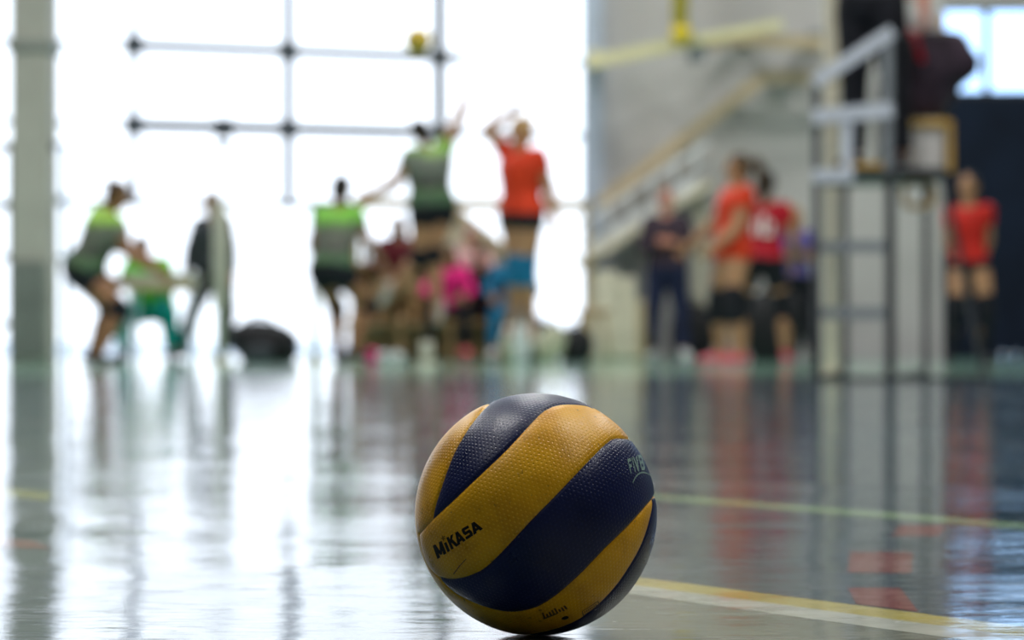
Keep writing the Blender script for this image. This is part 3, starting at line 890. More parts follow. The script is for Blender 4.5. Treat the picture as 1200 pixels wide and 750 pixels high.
# --- green team (left)
person(97, 20.5, 'crouching player far left in green and white top, black shorts and black knee pads', s=1.04, front=(.8, 0, .55), torso=(.44, .88, 0), bulk=1.32,
       arms=[((.42, -.9, .1), (.9, -.35, 0)), ((.45, -.9, -.2), (.85, -.5, -.05))], legs=[((.62, -.78, .1), (-.40, -.92, .1)), ((.72, -.70, -.2), (-.45, -.9, -.1))],
       toes=[(1, -.05, .2), (1, -.05, -.1)], neck=(.35, .93, 0), face=(1, .15, .1), skin='skin_brown', hair=('bun', 'hair_brown'), shirt=('jersey_a', .45), bottom=('black_cloth', .34), knee_pads='black_cloth')
person(388, 21, 'green-topped player with dark hair bun crouching in front of the wooden bench, seen from behind', s=1.06, front=(.45, 0, .9), torso=(.12, .97, .2), bulk=1.2,
       arms=[((-.3, -.9, .3), (.2, -.4, .9)), ((.35, -.8, .2), (.3, -.45, .8))], legs=[((.25, -.72, .6), (.05, -.9, -.35)), ((.55, -.68, .45), (-.35, -.90, -.3))],
       toes=[(.3, 0, 1), (.6, 0, .8)], neck=(.10, .98, .1), face=(.3, 0, 1), skin='skin_brown', hair=('bun', 'hair_dark'), shirt=('jersey_b', .4), bottom=('black_cloth', .32), knee_pads='black_cloth')
person(507, 21.9, 'green-topped player leaping high with one arm stretched up toward the ball', s=1.03, bulk=1.4, py=243, front=(-.55, 0, .85), torso=(-.10, .99, 0),
       arms=[((-.52, -.85, .1), (-.75, -.3, .2)), ((.42, .88, 0), (.36, .93, 0))], legs=[((-.08, -.98, .1), (-.62, -.76, .2)), ((-.20, -.97, -.1), (.10, -1, .05))],
       toes=[(-.4, -.8, .2), (-.1, -.9, -.4)], neck=(-.35, .93, 0), face=(-.5, .35, .8), skin='skin_tan', hair=('bun', 'hair_dark'), shirt=('jersey_c', .4), bottom=('black_cloth', .33), knee_pads='black_cloth', shoes='grey_shoe', curl=.15)
# --- red player in the air
person(611, 20.5, 'player in orange-red shirt and black shorts jumping in front of the bright gate', s=1.06, py=252, front=(-.75, 0, -.65), torso=(.04, 1, 0),
       arms=[((.35, -.92, .1), (.15, -.95, -.2)), ((-.55, .55, .1), (.75, .6, -.3))], legs=[((-.04, -.98, .05), (.08, -.98, .15)), ((.06, -.98, -.1), (-.08, -.97, .2))], bulk=1.35,
       toes=[(.1, -.9, -.3), (-.3, -.9, -.3)], neck=(-.15, .97, 0), face=(-.8, .4, -.4), skin='skin_tan', hair=('bun', 'hair_blond'), shirt=('orange_cloth', .45), bottom=('black_cloth', .22), knee_pads='blue_cloth', shoes='white_shoe', pads_len=.12)
# --- red team (right)
DIG = [rect(.08, .05, .26, .95), [(.0, .72), (.10, .66), (.26, .95), (.12, .95)], rect(.45, .05, .62, .95), rect(.82, .05, .99, .95), rect(.55, .82, .9, .97), rect(.55, .03, .9, .18)]
person(893, 22.3, 'player in crimson shirt with white number on the back, half hidden behind the orange-shirted one', s=1.04, front=(.25, 0, 1), torso=(.06, .99, .05),
       arms=[((-.1, -.95, .2), (0, -.9, .5)), ((.3, -.92, .1), (.1, -.8, .6))], legs=[((-.2, -.95, .1), (.0, -1, 0)), ((.25, -.95, .1), (.05, -1, -.05))],
       toes=[(0, 0, 1), (.3, 0, 1)], skin='skin_tan', hair=('pony', 'hair_dark'), shirt=('crimson_cloth', .45), bottom=('black_cloth', .55), knee_pads='black_cloth', shoes='pink_shoe', number=DIG, pads_len=.16, socks=('navy_cloth', .30))
person(858, 20.6, 'player in orange-red shirt with brown ponytail facing left, beside the one with a white number', s=1.06, bulk=1.25, long_shirt=True, front=(-.9, 0, -.25), torso=(.10, .99, 0),
       arms=[((-.25, -.93, -.2), (-.75, -.65, -.1)), ((-.50, -.85, .1), (-.7, -.6, .2))], legs=[((-.08, -.95, -.2), (.14, -.98, 0)), ((-.20, -.97, .2), (.10, -.98, .1))],
       toes=[(-.8, 0, -.5), (-1, 0, .1)], neck=(-.02, .99, 0), face=(-1, -.05, -.1), skin='skin_tan', hair=('pony', 'hair_brown'), shirt=('orange_cloth', .45), bottom=('orange_cloth', .06), knee_pads='black_cloth', shoes='pink_shoe', pads_len=.15, socks=('navy_cloth', .30))
person(1136, 20.5, 'player in red shirt with dark hair standing before the navy wall, far right', s=.97, bulk=1.0, front=(-.45, 0, -.9), torso=(-.01, 1, .03),
       arms=[((.12, -.92, .35), (-.3, -.95, .3)), ((-.02, -.95, .3), (.4, -.85, .35))], legs=[((.12, -.97, -.25), (.0, -.95, .3)), ((-.14, -.97, -.25), (-.05, -.95, .3))],
       toes=[(.1, 0, -1), (-.3, 0, -1)], skin='skin_tan', hair=('pony', 'hair_dark'), shirt=('red_cloth', .45), bottom=('black_cloth', .12), knee_pads='black_cloth', shoes='black_shoe', pads_len=.15, socks=('black_cloth', .30))
# --- adults
person(782, 26.4, 'bald man in dark jacket and navy trousers standing with folded arms by the stair', s=1.08, bulk=1.25, front=(-.25, 0, -1), torso=(-.02, 1, 0),
       arms=[((.30, -.90, -.25), (-.88, .15, -.5)), ((-.30, -.90, -.25), (.88, .12, -.5))], legs=[((.13, -1, 0), (.06, -1, 0)), ((-.13, -1, 0), (-.04, -1, 0))],
       toes=[(.2, 0, -1), (-.4, 0, -1)], skin='skin_ruddy', hair=('none', ''), shirt=('dark_jacket', 1.85), bottom=('navy_cloth', 1.95), shoes='white_shoe')
person(931, 25.8, 'woman with fair hair and purple top standing with folded arms left of the referee stand', s=.95, front=(-.1, 0, -1), torso=(0, 1, 0),
       arms=[((.30, -.90, -.25), (-.88, .15, -.5)), ((-.30, -.90, -.25), (.88, .12, -.5))], legs=[((.16, -1, 0), (.06, -1, 0)), ((-.13, -1, 0), (-.06, -1, 0))],
       toes=[(.2, 0, -1), (-.3, 0, -1)], skin='skin_tan', hair=('long', 'hair_blond'), shirt=('purple_cloth', .5), bottom=('black_cloth', 1.95), shoes='black_shoe')
person(251, 25.2, 'person in long dark grey coat standing behind the pale post', s=1.03, bulk=1.35, front=(-.6, 0, -.8), torso=(-.04, 1, 0),
       arms=[((.22, -.95, 0), (.1, -.98, -.1)), ((-.35, -.93, -.1), (-.15, -.95, -.2))], legs=[((.15, -1, .05), (-.10, -1, 0)), ((-.34, -.94, -.1), (-.30, -.95, 0))],
       toes=[(-.3, 0, -1), (-.8, 0, -.5)], skin='skin_brown', hair=('short', 'hair_brown'), shirt=('grey_coat', 1.9), bottom=('black_cloth', 1.95), shoes='black_shoe')

# ================================================================== SCORER'S TABLE, CHAIR AND OFFICIAL (left)
TD = 24.2
tb = thing('folding_table', (X(188, TD), TD, 0), 'pale folding table beside the dark-coated person', 'table')
MB().box2((X(150, TD), TD - .3, .80), (X(232, TD), TD + .3, .87)).build('table_top', M['pale_post'], tb, bevel=.008)
for dy in (-.275, .275): MB().box2((X(152, TD), TD + dy - .015, .70), (X(230, TD), TD + dy + .015, .80)).build('apron', M['tan_paint'], tb, bevel=.004)
for px in (153, 222):
    for dy in (-.25, .25):
        if px == 153 or 1: MB().cone((X(px + 4, TD), TD + dy, 0), (X(px + 4, TD), TD + dy, .80), .016, .016).build('leg', M['silver'], tb, smooth=True)
def chair(px, D, label, m_f, m_s, face_=1, g=None, s=1.0, z0=0):
    x = X(px, D); t_ = thing('chair', (x, D, z0), label, 'chair', g)
    MB().box2((x - .21 * s, D - .21 * s, z0 + .43 * s), (x + .21 * s, D + .21 * s, z0 + .47 * s)).build('seat', m_s, t_, bevel=.012)
    MB().box2((x - .20 * s, D + .20 * s * face_ - .015, z0 + .62 * s), (x + .20 * s, D + .20 * s * face_ + .015, z0 + .88 * s)).build('backrest', m_s, t_, bevel=.012)
    for sx in (-1, 1):
        for sy in (-1, 1):
            top = .90 * s if sy == face_ else .43 * s
            MB().cone((x + sx * .20 * s, D + sy * .20 * s, z0), (x + sx * .19 * s, D + sy * .19 * s, z0 + top), .016, .016).build('leg', m_f, t_, smooth=True)
    return t_
chair(178, 25.25, 'dark chair behind the pale folding table', M['dark_metal'], M['brown_wood'])
person(178, 25.15, 'seated official in green top and teal trousers behind the folding table', s=.98, bulk=1.55, py=None, ground_z=0, front=(-.2, 0, -1), torso=(-.05, .95, -.25),
       arms=[((.35, -.8, -.3), (-.4, .3, -.8)), ((-.5, -.75, -.2), (-.3, .4, -.8))], legs=[((.35, -.12, -.95), (.1, -1, 0)), ((-.35, -.12, -.95), (-.05, -1, 0))],
       toes=[(.1, 0, -1), (-.2, 0, -1)], neck=(-.3, .9, -.3), face=(-.2, -.1, -1), skin='skin_brown', hair=('short', 'hair_brown'), shirt=('green_cloth', .5), bottom=('teal_cloth', 1.9), shoes='black_shoe')

# post in front of the dark-coated person
PD = 22.0
pp = thing('net_post', (X(258, PD), PD, 0), 'pale post with widened upper half between the table and the black bag', 'post')
MB().cone((X(258, PD), PD, .02), (X(258, PD), PD, Z(238, PD)), .040, .040, 18).build('pole', M['pale_post'], pp, smooth=True)
MB().cone((X(258, PD), PD, Z(360, PD)), (X(258, PD), PD, Z(236, PD)), .068, .068, 18).build('widened_top', M['pale_post'], pp, bevel=.01, smooth=True)  # upper half made wider to imitate glare eating into the lower pole
MB().cone((X(258, PD), PD, 0), (X(258, PD), PD, .03), .13, .11, 20).build('base_plate', M['pale_post'], pp)
# short posts by the middle of the court
for px, D, h, lab in ((370, 22.6, Z(300, 22.6), 'slim white post just left of the crouching green player'), (500, 20.0, Z(400, 20.0), 'short pale post stump below the leaping green player')):
    q = thing('short_post', (X(px, D), D, 0), lab, 'post')
    MB().cone((X(px, D), D, 0), (X(px, D), D, h), .035 if px < 400 else .05, .035 if px < 400 else .05, 16).build('pole', M['white_paint'] if px < 400 else M['pale_post'], q, smooth=True)
    MB().cone((X(px, D), D, 0), (X(px, D), D, .03), .11, .10, 18).build('base_plate', M['pale_post'], q)

# ball in flight
def small_ball(c, r, label):
    mb = MB(); n = 32; rs = []
    mb.ellipsoid(c, (r, r, r), None, 40, 24)
    o = mb.build('volleyball', M['flying_leather'], None, smooth=True)
    return tag(o, label, 'ball')
m = principled('flying_leather', (.6, .42, .02), .45)
nt = m.node_tree
tc = nt.nodes.new('ShaderNodeTexCoord'); wv_ = nt.nodes.new('ShaderNodeTexWave'); wv_.inputs['Scale'].default_value = .62; wv_.inputs['Distortion'].default_value = 1.5
wv_.bands_direction = 'DIAGONAL'
nt.links.new(tc.outputs['Generated'], wv_.inputs['Vector'])
rp = nt.nodes.new('ShaderNodeValToRGB'); rp.color_ramp.interpolation = 'CONSTANT'
rp.color_ramp.elements[0].color = (.012, .022, .10, 1); rp.color_ramp.elements[1].color = (.68, .46, .01, 1); rp.color_ramp.elements[1].position = .07
nt.links.new(wv_.outputs['Fac'], rp.inputs['Fac']); nt.links.new(rp.outputs['Color'], nt.nodes['Principled BSDF'].inputs['Base Color'])
M['flying_leather'] = m
small_ball(P(490, 48, 19.3), .108, 'small blurred yellow volleyball flying high before the gate')

# ================================================================== BAGS AND SPECTATORS
def bag(name, px, D, w, h, d, label, m, strap=None, lean=0, z=0.0, group=None, lump=.35):
    """soft sagging bag standing on the floor"""
    x = X(px, D); mb = MB(); n = 24; rs = []
    for k in range(9):
        t = k / 8; q = (1 - (2 * t - 1) ** 4) ** .5 if t < .5 else (1 - ((t - .5) * 2) ** 2.4) ** .5
        q = max(q, .06 if t > .5 else .75)
        ring_ = []
        for j in range(n):
            a = 2 * PI * j / n; c_, s_ = math.cos(a), math.sin(a)
            e = (abs(c_) ** 3 + abs(s_) ** 3) ** (-1 / 3)
            wob = 1 + lump * .25 * math.sin(3 * a + k * .9 + px) * math.sin(k)
            ring_.append(V((x + c_ * e * w / 2 * q * wob + lean * t * h, D + s_ * e * d / 2 * q * wob, z + t * h)))
        rs.append(ring_)
    mb.loft(rs)
    o = mb.build(name, m, None, smooth=True)
    tag(o, label, 'bag', group)
    if strap:
        pts = [V((x + lean * h * .8 + (k - 4) / 4 * w * .28, D - d * .25, z + h * .86 + math.sin(PI * k / 8) * h * .22)) for k in range(9)]
        MB().tube(pts, .014, 8).build('handle', M[strap], o, smooth=True)
        MB().box((x, D - d * .49, z + h * .38), (w * .5, .03, h * .36)).build('pocket', m, o, bevel=.012)
    return o
bag('duffel_bag', 314, 23.2, .66, .40, .4, 'black duffel bag slumped on the floor below the bright gate', M['black_bag'], 'black_bag', -.25)
bag('duffel_bag', 298, 22.85, .30, .17, .25, 'small dark bag leaning on the left end of the black duffel bag', M['grey_coat'], None, .35)
bag('sports_bag', 603, 23.2, .26, .30, .25, 'olive-beige bag on the floor under the jumping orange-shirted player', M['olive_bag'], 'black_bag', -.1)
bag('sports_bag', 641, 23.4, .28, .36, .25, 'beige bag right of the olive one, under the bright gate', M['olive_bag'], 'black_bag', .2)
bag('backpack', 626, 24.1, .50, .42, .3, 'black backpack standing behind the two beige bags', M['black_bag'], 'black_bag')
bag('backpack', 673, 23.6, .36, .34, .3, 'black backpack right of the beige bags', M['black_bag'], 'dark_metal')
bag('sports_bag', 811, 26.9, .5, .62, .3, 'tall black bag standing right of the bald man', M['black_bag'], 'black_bag')
bag('backpack', 742, 26.3, .36, .36, .3, 'low black backpack left of the bald man', M['black_bag'], 'black_bag')
bag('backpack', 908, 24.6, .6, .75, .4, 'black backpack behind the player with the white number', M['black_bag'], 'black_bag')
bag('shoe_bag', 436, 22.4, .13, .13, .12, 'small pink bag on the floor beside the white ones', M['pink_cloth'], None)
for k, px in enumerate((450, 466)):
    bag('shoe_bag', px, 22.3, .12, .11, .10, ('small white bag right beside the pink one', 'small white bag furthest right of the small bags on the floor')[k], M['white_shoe'], None, lump=.1)
bag('shoe_bag', 611, 22.9, .16, .36, .14, 'narrow shiny white bag standing in front of the olive-beige bag', M['white_shoe'], None, lump=.1)

# wooden tiered bench
def bench(x0, x1, D, label, rows, hts):
    t_ = thing('tiered_bench', (X((x0 + x1) / 2, D), D, 0), label, 'bench')
    xa, xb = X(x0, D), X(x1, D)
    for r_ in range(rows):
        z = hts[r_]; y = D + r_ * .42
        MB().box2((xa, y, z - .045), (xb, y + .34, z)).build('seat_board', M['brown_wood'], t_, bevel=.006)
        MB().box2((xa, y + .36, z - .45 if r_ else 0.0), (xb, y + .39, z + .0)).build('riser_board', M['brown_wood'], t_, bevel=.004)
    MB().box2((xa, D + .42 * rows - .02, 0), (xb, D + .42 * rows + .01, hts[-1] + .02)).build('back_board', M['brown_wood'], t_, bevel=.004)
    n = 4
    for k in range(n):
        x = xa + .05 + (xb - xa - .1) * k / (n - 1)
        fm = MB()
        fm.box2((x - .03, D + .05, 0), (x + .03, D + .11, hts[0] - .045)).box2((x - .03, D + .42 * rows - .1, 0), (x + .03, D + .42 * rows - .04, hts[-1] - .045))
        fm.beam((x, D + .08, hts[0] - .09), (x, D + .42 * rows - .07, hts[-1] - .09), .05, .05)
        fm.build('support', M['brown_wood'], t_)
    return t_
bench(405, 592, 24.6, 'brown wooden tiered bench with seated spectators behind the net players', 3, (.40, .72, 1.02))
seat_pose = dict(torso=(0, .96, -.2), legs=[((.25, -.10, -.95), (.05, -1, 0)), ((-.25, -.10, -.95), (-.05, -1, 0))], toes=[(.1, 0, -1), (-.1, 0, -1)], voxel=.009)
G_ = 'spectators on the wooden bench'
def pz(z, D): return HOR - (z - CAM_H) / D * F
person(526, 24.85, 'seated spectator in bright pink top on the wooden bench', s=.88, bulk=1.05, py=pz(.52, 24.9), front=(-.1, 0, -1), neck=(0, .8, -.5), arms=[((.4, -.8, -.3), (-.5, -.3, -.8)), ((-.4, -.8, -.3), (.5, -.3, -.8))],
       skin='skin_tan', hair=('long', 'hair_dark'), shirt=('pink_cloth', 1.8), bottom=('black_cloth', 1.9), shoes='pink_shoe', group=G_, **seat_pose)
person(552, 25.3, 'seated spectator in pale pink top behind the bright pink one', s=.88, py=pz(.72, 25.3), front=(-.2, 0, -1), arms=[((.4, -.8, -.3), (-.5, -.3, -.8)), ((-.4, -.8, -.3), (.5, -.3, -.8))],
       skin='skin_ruddy', hair=('short', 'hair_grey'), shirt=('palepink_cloth', 1.8), bottom=('maroon_cloth', 1.9), shoes='black_shoe', group=G_, **seat_pose)
person(564, 25.0, 'seated spectator in dark clothes between the pink and the blue ones', s=.86, bulk=1.0, py=pz(.52, 25.0), front=(.2, 0, -1), neck=(0, .85, -.45), arms=[((.4, -.8, -.3), (-.3, -.3, -.9)), ((-.4, -.8, -.3), (.3, -.3, -.9))],
       skin='skin_ruddy', hair=('short', 'hair_dark'), shirt=('black_cloth', 1.8), bottom=('black_cloth', 1.9), shoes='pink_shoe', group=G_, **seat_pose)
person(600, 24.8, 'seated spectator in blue and teal tracksuit at the right end of the bench', s=.9, bulk=1.05, py=pz(.52, 24.8), front=(-.1, 0, -1), neck=(0, .85, -.45), arms=[((.4, -.8, -.3), (-.3, -.5, -.9)), ((-.4, -.8, -.3), (.3, -.5, -.9))],
       skin='skin_tan', hair=('short', 'hair_brown'), shirt=('blue_cloth', 1.8), bottom=('blue_cloth', 1.9), shoes='white_shoe', group=G_, **seat_pose)
person(468, 25.3, 'seated spectator in maroon top on the left half of the bench', s=.9, py=pz(.81, 25.3), front=(.1, 0, -1), neck=(0, .85, -.45), arms=[((.4, -.8, -.3), (-.5, -.3, -.8)), ((-.4, -.8, -.3), (.5, -.3, -.8))],
       skin='skin_tan', hair=('long', 'hair_brown'), shirt=('maroon_cloth', 1.8), bottom=('brown_wood', 1.9), shoes='grey_shoe', group=G_, **seat_pose)

# metal barrier rails behind the bench
rl = thing('metal_railing', (X(460, 26.5), 26.5, 0), 'silver railing with three bars behind the left half of the bench', 'railing')
for py in (284, 293, 303): MB().beam(P(425, py, 26.5), P(498, py, 26.5), .055, .05).build('rail', M['silver'], rl)
for px in (427, 496): MB().beam((X(px, 26.5), 26.5, 0), P(px, 280, 26.5), .05, .05).build('post', M['silver'], rl)
# beige sloping flight behind the leaping player
sf = thing('sloping_ramp', (X(560, 26.0), 26.0, 0), 'beige sloping stair side behind the leaping green player, falling to the right', 'stair')
pts = [P(497, 238, 26.), P(524, 238, 26.), P(604, 305, 26.), P(604, 385, 26.), P(497, 360, 26.)]
sf_mb = MB(); n = len(pts); sf_mb.add(pts + [p + V((0, .18, 0)) for p in pts], [tuple(range(n))[::-1], tuple(range(n, 2 * n))] + [(i, (i + 1) % n, (i + 1) % n + n, i + n) for i in range(n)])
sf_mb.build('side_panel', M['cream_paint'], sf)
MB().beam(P(520, 236, 25.95), P(604, 303, 25.95), .09, .12).build('handrail', M['tan_paint'], sf)
for px, py in ((514, 330), (600, 360)): MB().beam((X(px, 26.1), 26.1, 0), P(px, py, 26.1), .09, .09).build('post', M['cream_paint'], sf)
# beige beam across at head height
bb = thing('cross_beam', (X(560, 26.6), 26.6, 0), 'beige horizontal beam across the gate behind the net players', 'beam')
MB().beam(P(415, 238, 26.6), P(690, 241, 26.6), .12, .08).build('beam', M['tan_paint'], bb)
for px in (418, 688): MB().beam((X(px, 26.65), 26.65, 0), P(px, 238, 26.65), .06, .06).build('post', M['tan_paint'], bb)

# ================================================================== RIGHT: STAIR, PIPES, CREAM MATS
SD = 26.95
st = thing('staircase', (X(735, SD), SD, 0), 'white railed staircase climbing right behind the bald man', 'stair')
MB().beam(P(678, 311, SD), P(830, 215, SD), .10, .08).build('stringer', M['cream_paint'], st)
MB().beam(P(678, 263, SD), P(830, 167, SD + .0), .05, .05).build('handrail', M['white_paint'], st)
MB().beam(P(680, 287, SD), P(830, 191, SD), .035, .04).build('mid_rail', M['grey_metal'], st)
for k, px in enumerate((686, 712, 738, 764, 790, 815)):
    o_ = (px - 678) * .6316
    MB().beam(P(px, 309 - o_, SD + .01), P(px, 263 - o_, SD + .01), .04, .03).build('baluster', M['white_paint'], st)
    if k < 5:
        q = [P(px + 4, 306 - o_ - 2, SD), P(px + 22, 306 - o_ - 14, SD), P(px + 22, 290 - o_ - 14, SD), P(px + 4, 290 - o_ - 2, SD)]
        MB().add(q + [p + V((0, .02, 0)) for p in q], [(0, 1, 2, 3), (7, 6, 5, 4), (0, 4, 5, 1), (1, 5, 6, 2), (2, 6, 7, 3), (3, 7, 4, 0)]).build('panel', M['white_paint'], st)
for k in range(9):
    px = 684 + k * 17; o_ = (px - 678) * .6316
    c = P(px, 309 - o_, SD + .45); MB().box(c, (.26, .8, .04)).build('tread', M['tan_paint'], st)
MB().beam(P(678, 311, SD + .9), P(830, 215, SD + .9), .10, .08).build('stringer', M['cream_paint'], st)
MB().beam((X(690, SD + .45), SD + .45, 0), P(690, 303, SD + .45), .12, .12).build('support', M['cream_paint'], st)
MB().beam((X(820, SD + .45), SD + .45, 0), P(820, 222, SD + .45), .12, .12).build('support', M['cream_paint'], st)

def leaning_mat(px, D, w, h, label, m, tilt=.12, d=.10, g='cream mats under the staircase'):
    x = X(px, D); R = Matrix.Rotation(-tilt, 3, 'X')
    o_ = MB().box(V((x, D, 0)) + R @ V((0, 0, h / 2)) + V((0, 0, d * math.sin(tilt) / 2)), (w, d, h), R).build('gym_mat', m, None, bevel=.03, smooth=False)
    return tag(o_, label, 'mat', g)
leaning_mat(711, 25.2, .26, .92, 'cream mat leaning upright under the staircase, left one', M['cream_cloth'])
leaning_mat(733, 25.3, .22, .86, 'cream mat leaning upright under the staircase, right beside the bald man', M['cream_cloth'])
leaning_mat(722, 25.7, .62, .62, 'wide beige mat behind the two narrow cream mats', M['tan_paint'], .05)
stl = thing('wooden_stool', (X(695, 24.4), 24.4, 0), 'tan wooden stool right of the black backpack and left of the mats', 'stool')
for sx in (-1, 1):
    for sy in (-1, 1): MB().cone((X(695, 24.4) + sx * .16, 24.4 + sy * .13, 0), (X(695, 24.4) + sx * .11, 24.4 + sy * .09, .46), .028, .03).build('leg', M['tan_paint'], stl, smooth=True)
MB().box((X(695, 24.4), 24.4, .485), (.34, .30, .05)).build('seat', M['brown_wood'], stl, bevel=.01)

# rails and pipes on the cladding wall
rl2 = thing('wall_handrail', (X(800, 27.6), 27.6, Z(245, 27.6)), 'tan sloping rail on the grey wall, levelling off beside the referee stand', 'rail')
MB().beam(P(702, 240, 27.6), P(892, 92, 27.6), .14, .10).build('sloping_rail', M['tan_paint'], rl2)
MB().beam(P(887, 91, 27.61), P(1010, 91, 27.61), .14, .10).build('level_rail', M['tan_paint'], rl2)
for px, py in ((745, 207), (800, 164), (855, 121), (930, 91)): MB().box2(P(px - 3, py + 3, 27.62), P(px + 3, py - 3, 28.02)).build('bracket', M['grey_metal'], rl2)
yp = thing('yellow_pipe', (X(797, 26.8), 26.8, Z(46, 26.8)), 'bright yellow vertical pipe at the top, right of the steel column', 'pipe')
MB().cone(P(797, 44, 26.8), (X(797, 26.8), 26.8, 7.9), .085, .085, 18).build('pipe', M['yellow_paint'], yp, smooth=True)
MB().ellipsoid(P(798, 40, 26.8), (.12, .12, .12)).build('elbow', M['yellow_paint'], yp, smooth=True)
b1 = thing('ceiling_beam', (X(800, 27.0), 27.0, Z(75, 27.)), 'pale yellow slanting beam high on the left of the grey wall', 'beam')
MB().beam(P(688, 74, 27.0), P(812, 48, 27.), .13, .1).beam(P(808, 49, 27.01), P(916, 28, 27.01), .10, .1).build('beam', M['pale_yellow'], b1)
MB().box2(P(808, 70, 27.0), P(824, 52, 27.3)).build('bracket', M['grey_metal'], b1)
MB().box2(P(690, 74, 27.1), P(700, 66, 27.7)).build('bracket', M['pale_yellow'], b1)
b2 = thing('ceiling_beam', (X(900, 27.3), 27.3, Z(52, 27.3)), 'tan level beam joining the slanting beam above the stand', 'beam')
MB().beam(P(812, 55, 27.3), P(860, 46, 27.3), .13, .1).beam(P(855, 46, 27.31), P(1010, 53, 27.31), .14, .1).build('beam', M['tan_paint'], b2)
for px in (870, 950): MB().box2(P(px, 50, 27.35), P(px + 8, 44, 28.02)).build('bracket', M['grey_metal'], b2)

# ================================================================== REFEREE STAND
RD = 14.0
rs_ = thing('referee_stand', (X(1030, RD), RD + .4, 0), 'dark steel referee stand with platform and silver guard rails', 'stand')
def rpost(px, top, mm, D=RD, w=.045): return MB().beam((X(px, D), D, 0), P(px, top, D), w, w).build('post', mm, rs_, bevel=.004)
rpost(957, 97, M['dark_metal']); rpost(1043, 38, M['dark_metal'], w=.055)
RB = RD + .75
for px in (990, 1085): MB().beam((X(px, RB), RB, 0), (X(px, RB), RB, Z(205, RD)), .04, .04).build('post', M['dark_metal'], rs_, bevel=.004)
pz_ = Z(203, RD)
MB().box2((X(984, RD), RD - .02, pz_ - .03), (X(1108, RD), RB + .05, pz_ + .03)).build('platform', M['dark_metal'], rs_, bevel=.005)
MB().box2((X(984, RD), RD - .03, pz_ + .03), (X(1040, RD), RD - .01, pz_ + .06)).build('toe_board', M['gold_wood'], rs_)
for py in (289, 367): MB().beam(P(957, py, RD), P(1043, py, RD), .065, .03).build('rung', M['grey_metal'], rs_, bevel=.003)
MB().beam(P(954, 97, RD - .03), P(1046, 37, RD - .03), .075, .03).build('guard_rail', M['silver'], rs_, bevel=.003)
MB().beam(P(953, 137, RD - .03), P(1046, 129, RD - .03), .085, .03).build('guard_rail', M['silver'], rs_, bevel=.003)
MB().beam(P(953, 206, RD - .03), P(1000, 206, RD - .03), .075, .03).build('guard_rail', M['silver'], rs_, bevel=.003)
MB().beam(P(993, 133, RD - .02), P(993, 206, RD - .02), .06, .03).build('guard_upright', M['silver'], rs_, bevel=.003)
MB().beam(P(1040, 42, RD - .028), P(1040, 200, RD - .028), .055, .02).build('guard_upright', M['grey_metal'], rs_, bevel=.003)
MB().beam(P(1030, 95, RD + .62), P(1031, 200, RD + .62), .045, .03).build('guard_upright', M['pale_seat'], rs_, bevel=.003)
for px in (1135,): MB().beam((X(px + 20, RD + .2), RD + .2, 0), (X(1105, RD + .2), RD + .2, pz_), .03, .04).build('brace', M['dark_metal'], rs_)
MB().beam(P(957, 444, RD), (X(990, RB), RB, .02), .04, .04).beam(P(1043, 444, RD), (X(1085, RB), RB, .02), .04, .04).beam(P(957, 444, RD) + V((0, 0, .0)), P(1160, 444, RD), .03, .05).build('base_frame', M['dark_metal'], rs_)

# tall cream post running up behind the stand
tp = thing('tall_post', (X(974, 15.1), 15.1, 0), 'tall cream post rising to the ceiling behind the left of the referee stand', 'post')
MB().beam((X(974, 15.1), 15.1, 0), (X(974, 15.1), 15.1, 7.9), .085, .085).build('pole', M['cream_paint'], tp, bevel=.01)
MB().box2((X(974, 15.1) - .09, 15.0, 0), (X(974, 15.1) + .09, 15.2, .02)).build('base_plate', M['cream_paint'], tp)

# gold framed chair on the platform, dark coat over it
CZ = pz_ + .03
xc, yc = X(1083, RD + .5), RD + .5
ch = thing('platform_chair', (xc, yc, CZ), 'gold wooden chair with pale panel on the referee platform', 'chair')
MB().box2((xc - .15, yc - .15, CZ + .27), (xc + .15, yc + .18, CZ + .31)).build('seat', M['gold_wood'], ch, bevel=.01)
for sx in (-1, 1):
    for sy in (-1, 1):
        MB().box2((xc + sx * .13 - .018, yc + sy * .14 - .018, CZ), (xc + sx * .13 + .018, yc + sy * .14 + .018, CZ + (.98 if sy > 0 else .27))).build('leg', M['gold_wood'], ch, bevel=.005)
MB().box2((xc - .10, yc - .12, CZ + .03), (xc + .10, yc - .10, CZ + .26)).build('panel', M['pale_seat'], ch, bevel=.005)
MB().box2((xc - .12, yc + .12, CZ + .62), (xc + .12, yc + .15, CZ + .98)).build('backrest', M['pale_seat'], ch, bevel=.008)
# coat
ct = MB(); z0 = Z(137, yc); zt_ = Z(36, yc)
prof = [(0, -.15, .12, .13), (.15, -.17, .17, .16), (.35, -.17, .22, .18), (.5, -.16, .32, .19), (.65, -.15, .35, .18), (.8, -.13, .31, .17), (.93, -.09, .27, .14), (1, -.05, .22, .08)]
rs = []
for t_, xl, xr, dd in prof:
    z = z0 + (zt_ - z0) * t_; r_ = []
    for j in range(28):
        a = 2 * PI * j / 28; wob = 1 + .08 * math.sin(5 * a + t_ * 7)
        r_.append(V((xc + (xl + xr) / 2 + math.cos(a) * (xr - xl) / 2 * wob, yc + .05 + math.sin(a) * dd * wob, z)))
    rs.append(r_)
ct.loft(rs)
co_ = ct.build('coat', M['dark_jacket'], None, smooth=True, voxel=.012, smooth_it=2)
tag(co_, 'bulky dark coat draped over the gold chair on the referee platform', 'coat')
MB().tube([V((xc - .10 + k * .012, yc - .13 - .03 * math.sin(k), zt_ - .02 - k * .03)) for k in range(7)], .022, 8).build('lining', M['crimson_cloth'], co_, smooth=True)
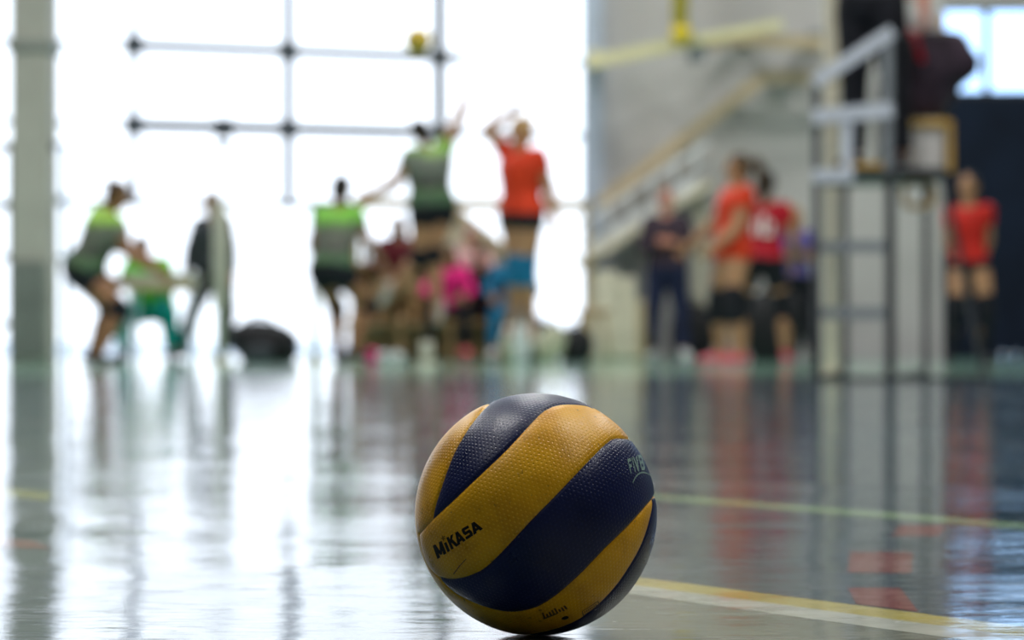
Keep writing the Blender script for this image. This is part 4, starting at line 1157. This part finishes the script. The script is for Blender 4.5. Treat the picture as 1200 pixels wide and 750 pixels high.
# brass hoop hanging under the platform
hp_ = MB(); cc = P(1076, 227, RD + .1); pts = []
for k in range(25):
    a = 2 * PI * k / 24; e = (abs(math.cos(a)) ** 4 + abs(math.sin(a)) ** 4) ** (-.25)
    pts.append(cc + V((math.cos(a) * e * .085, 0, math.sin(a) * e * .075)))
hp_.tube(pts, .017, 10); tag(hp_.build('wooden_hoop', M['gold_wood'], None, smooth=True), 'gold squared ring hanging under the referee platform', 'ring')

person(1021, RD + .22, 'referee in black trousers standing on the platform, arm on the guard rail', s=1.05, bulk=1.2, ground_z=CZ, front=(-.5, 0, -.8), torso=(.03, 1, 0),
       arms=[((.35, -.9, -.15), (.05, -.95, -.3)), ((.30, -.93, -.15), (.78, -.50, -.38))], legs=[((.12, -1, 0), (.10, -1, .0)), ((-.03, -1, 0), (.0, -1, 0))],
       toes=[(-.2, 0, -1), (-.6, 0, -.8)], skin='skin_ruddy', hair=('short', 'hair_dark'), shirt=('black_cloth', .9), bottom=('black_cloth', 1.95), shoes='black_shoe')

# ================================================================== LIGHT
wd = bpy.data.worlds.new('sky'); SC.world = wd; wd.use_nodes = True
nt = wd.node_tree; bg = nt.nodes['Background']
tcw = nt.nodes.new('ShaderNodeTexCoord'); spw = nt.nodes.new('ShaderNodeSeparateXYZ'); nt.links.new(tcw.outputs['Generated'], spw.inputs[0])
rw = nt.nodes.new('ShaderNodeValToRGB')                            # whitish overcast in the middle, bluer sky to the right
rw.color_ramp.elements[0].position = .06; rw.color_ramp.elements[0].color = (.90, .94, 1.0, 1)
rw.color_ramp.elements[1].position = .16; rw.color_ramp.elements[1].color = (.60, .90, 1.35, 1)
nt.links.new(spw.outputs['X'], rw.inputs['Fac']); nt.links.new(rw.outputs['Color'], bg.inputs['Color'])
bg.inputs['Strength'].default_value = 2.5
def area(name, loc, size, energy, color=(1, .98, .95), rot=(0, 0, 0), portal=False):
    l = bpy.data.lights.new(name, 'AREA'); l.shape = 'RECTANGLE'; l.size, l.size_y = size; l.energy = energy; l.color = color
    if portal: l.cycles.is_portal = True
    o = bpy.data.objects.new(name, l); COL.objects.link(o); o.location = loc; o.rotation_euler = rot; return o
for y, xs, en in ((.4, (-5, 5), 110), (4.6, (-2.5, 3.4), 270), (10.6, (-5.4, .4, 6.2), 230), (17.5, (-6, 0, 6), 190), (24, (-6, 0, 6), 190)):  # nearest row is an added fill that brightens the ball
    for x in xs: area('ceiling_and_fill_lamp', (x, y, 7.6), (1.4, .45), en)
area('window_portal', ((gx0 + gx1) / 2, 28.2, 3.5), (gx1 - gx0, 7), 1, rot=(-PI / 2, 0, 0), portal=True)
area('window_portal', ((wx1 + HX1) / 2, 28.3, (zt + Z(6, BY)) / 2), (HX1 - wx1, Z(6, BY) - zt), 1, rot=(-PI / 2, 0, 0), portal=True)

SC.view_settings.view_transform = 'Standard'
SC.view_settings.look = 'None'
SC.view_settings.exposure = 0.0
SC.view_settings.gamma = 1.0
SC.view_settings.use_curve_mapping = False
SC.cycles.max_bounces = 8
SC.cycles.transparent_max_bounces = 12
SC.cycles.use_denoising = True
SC.cycles.caustics_reflective = False
SC.cycles.sample_clamp_indirect = 6
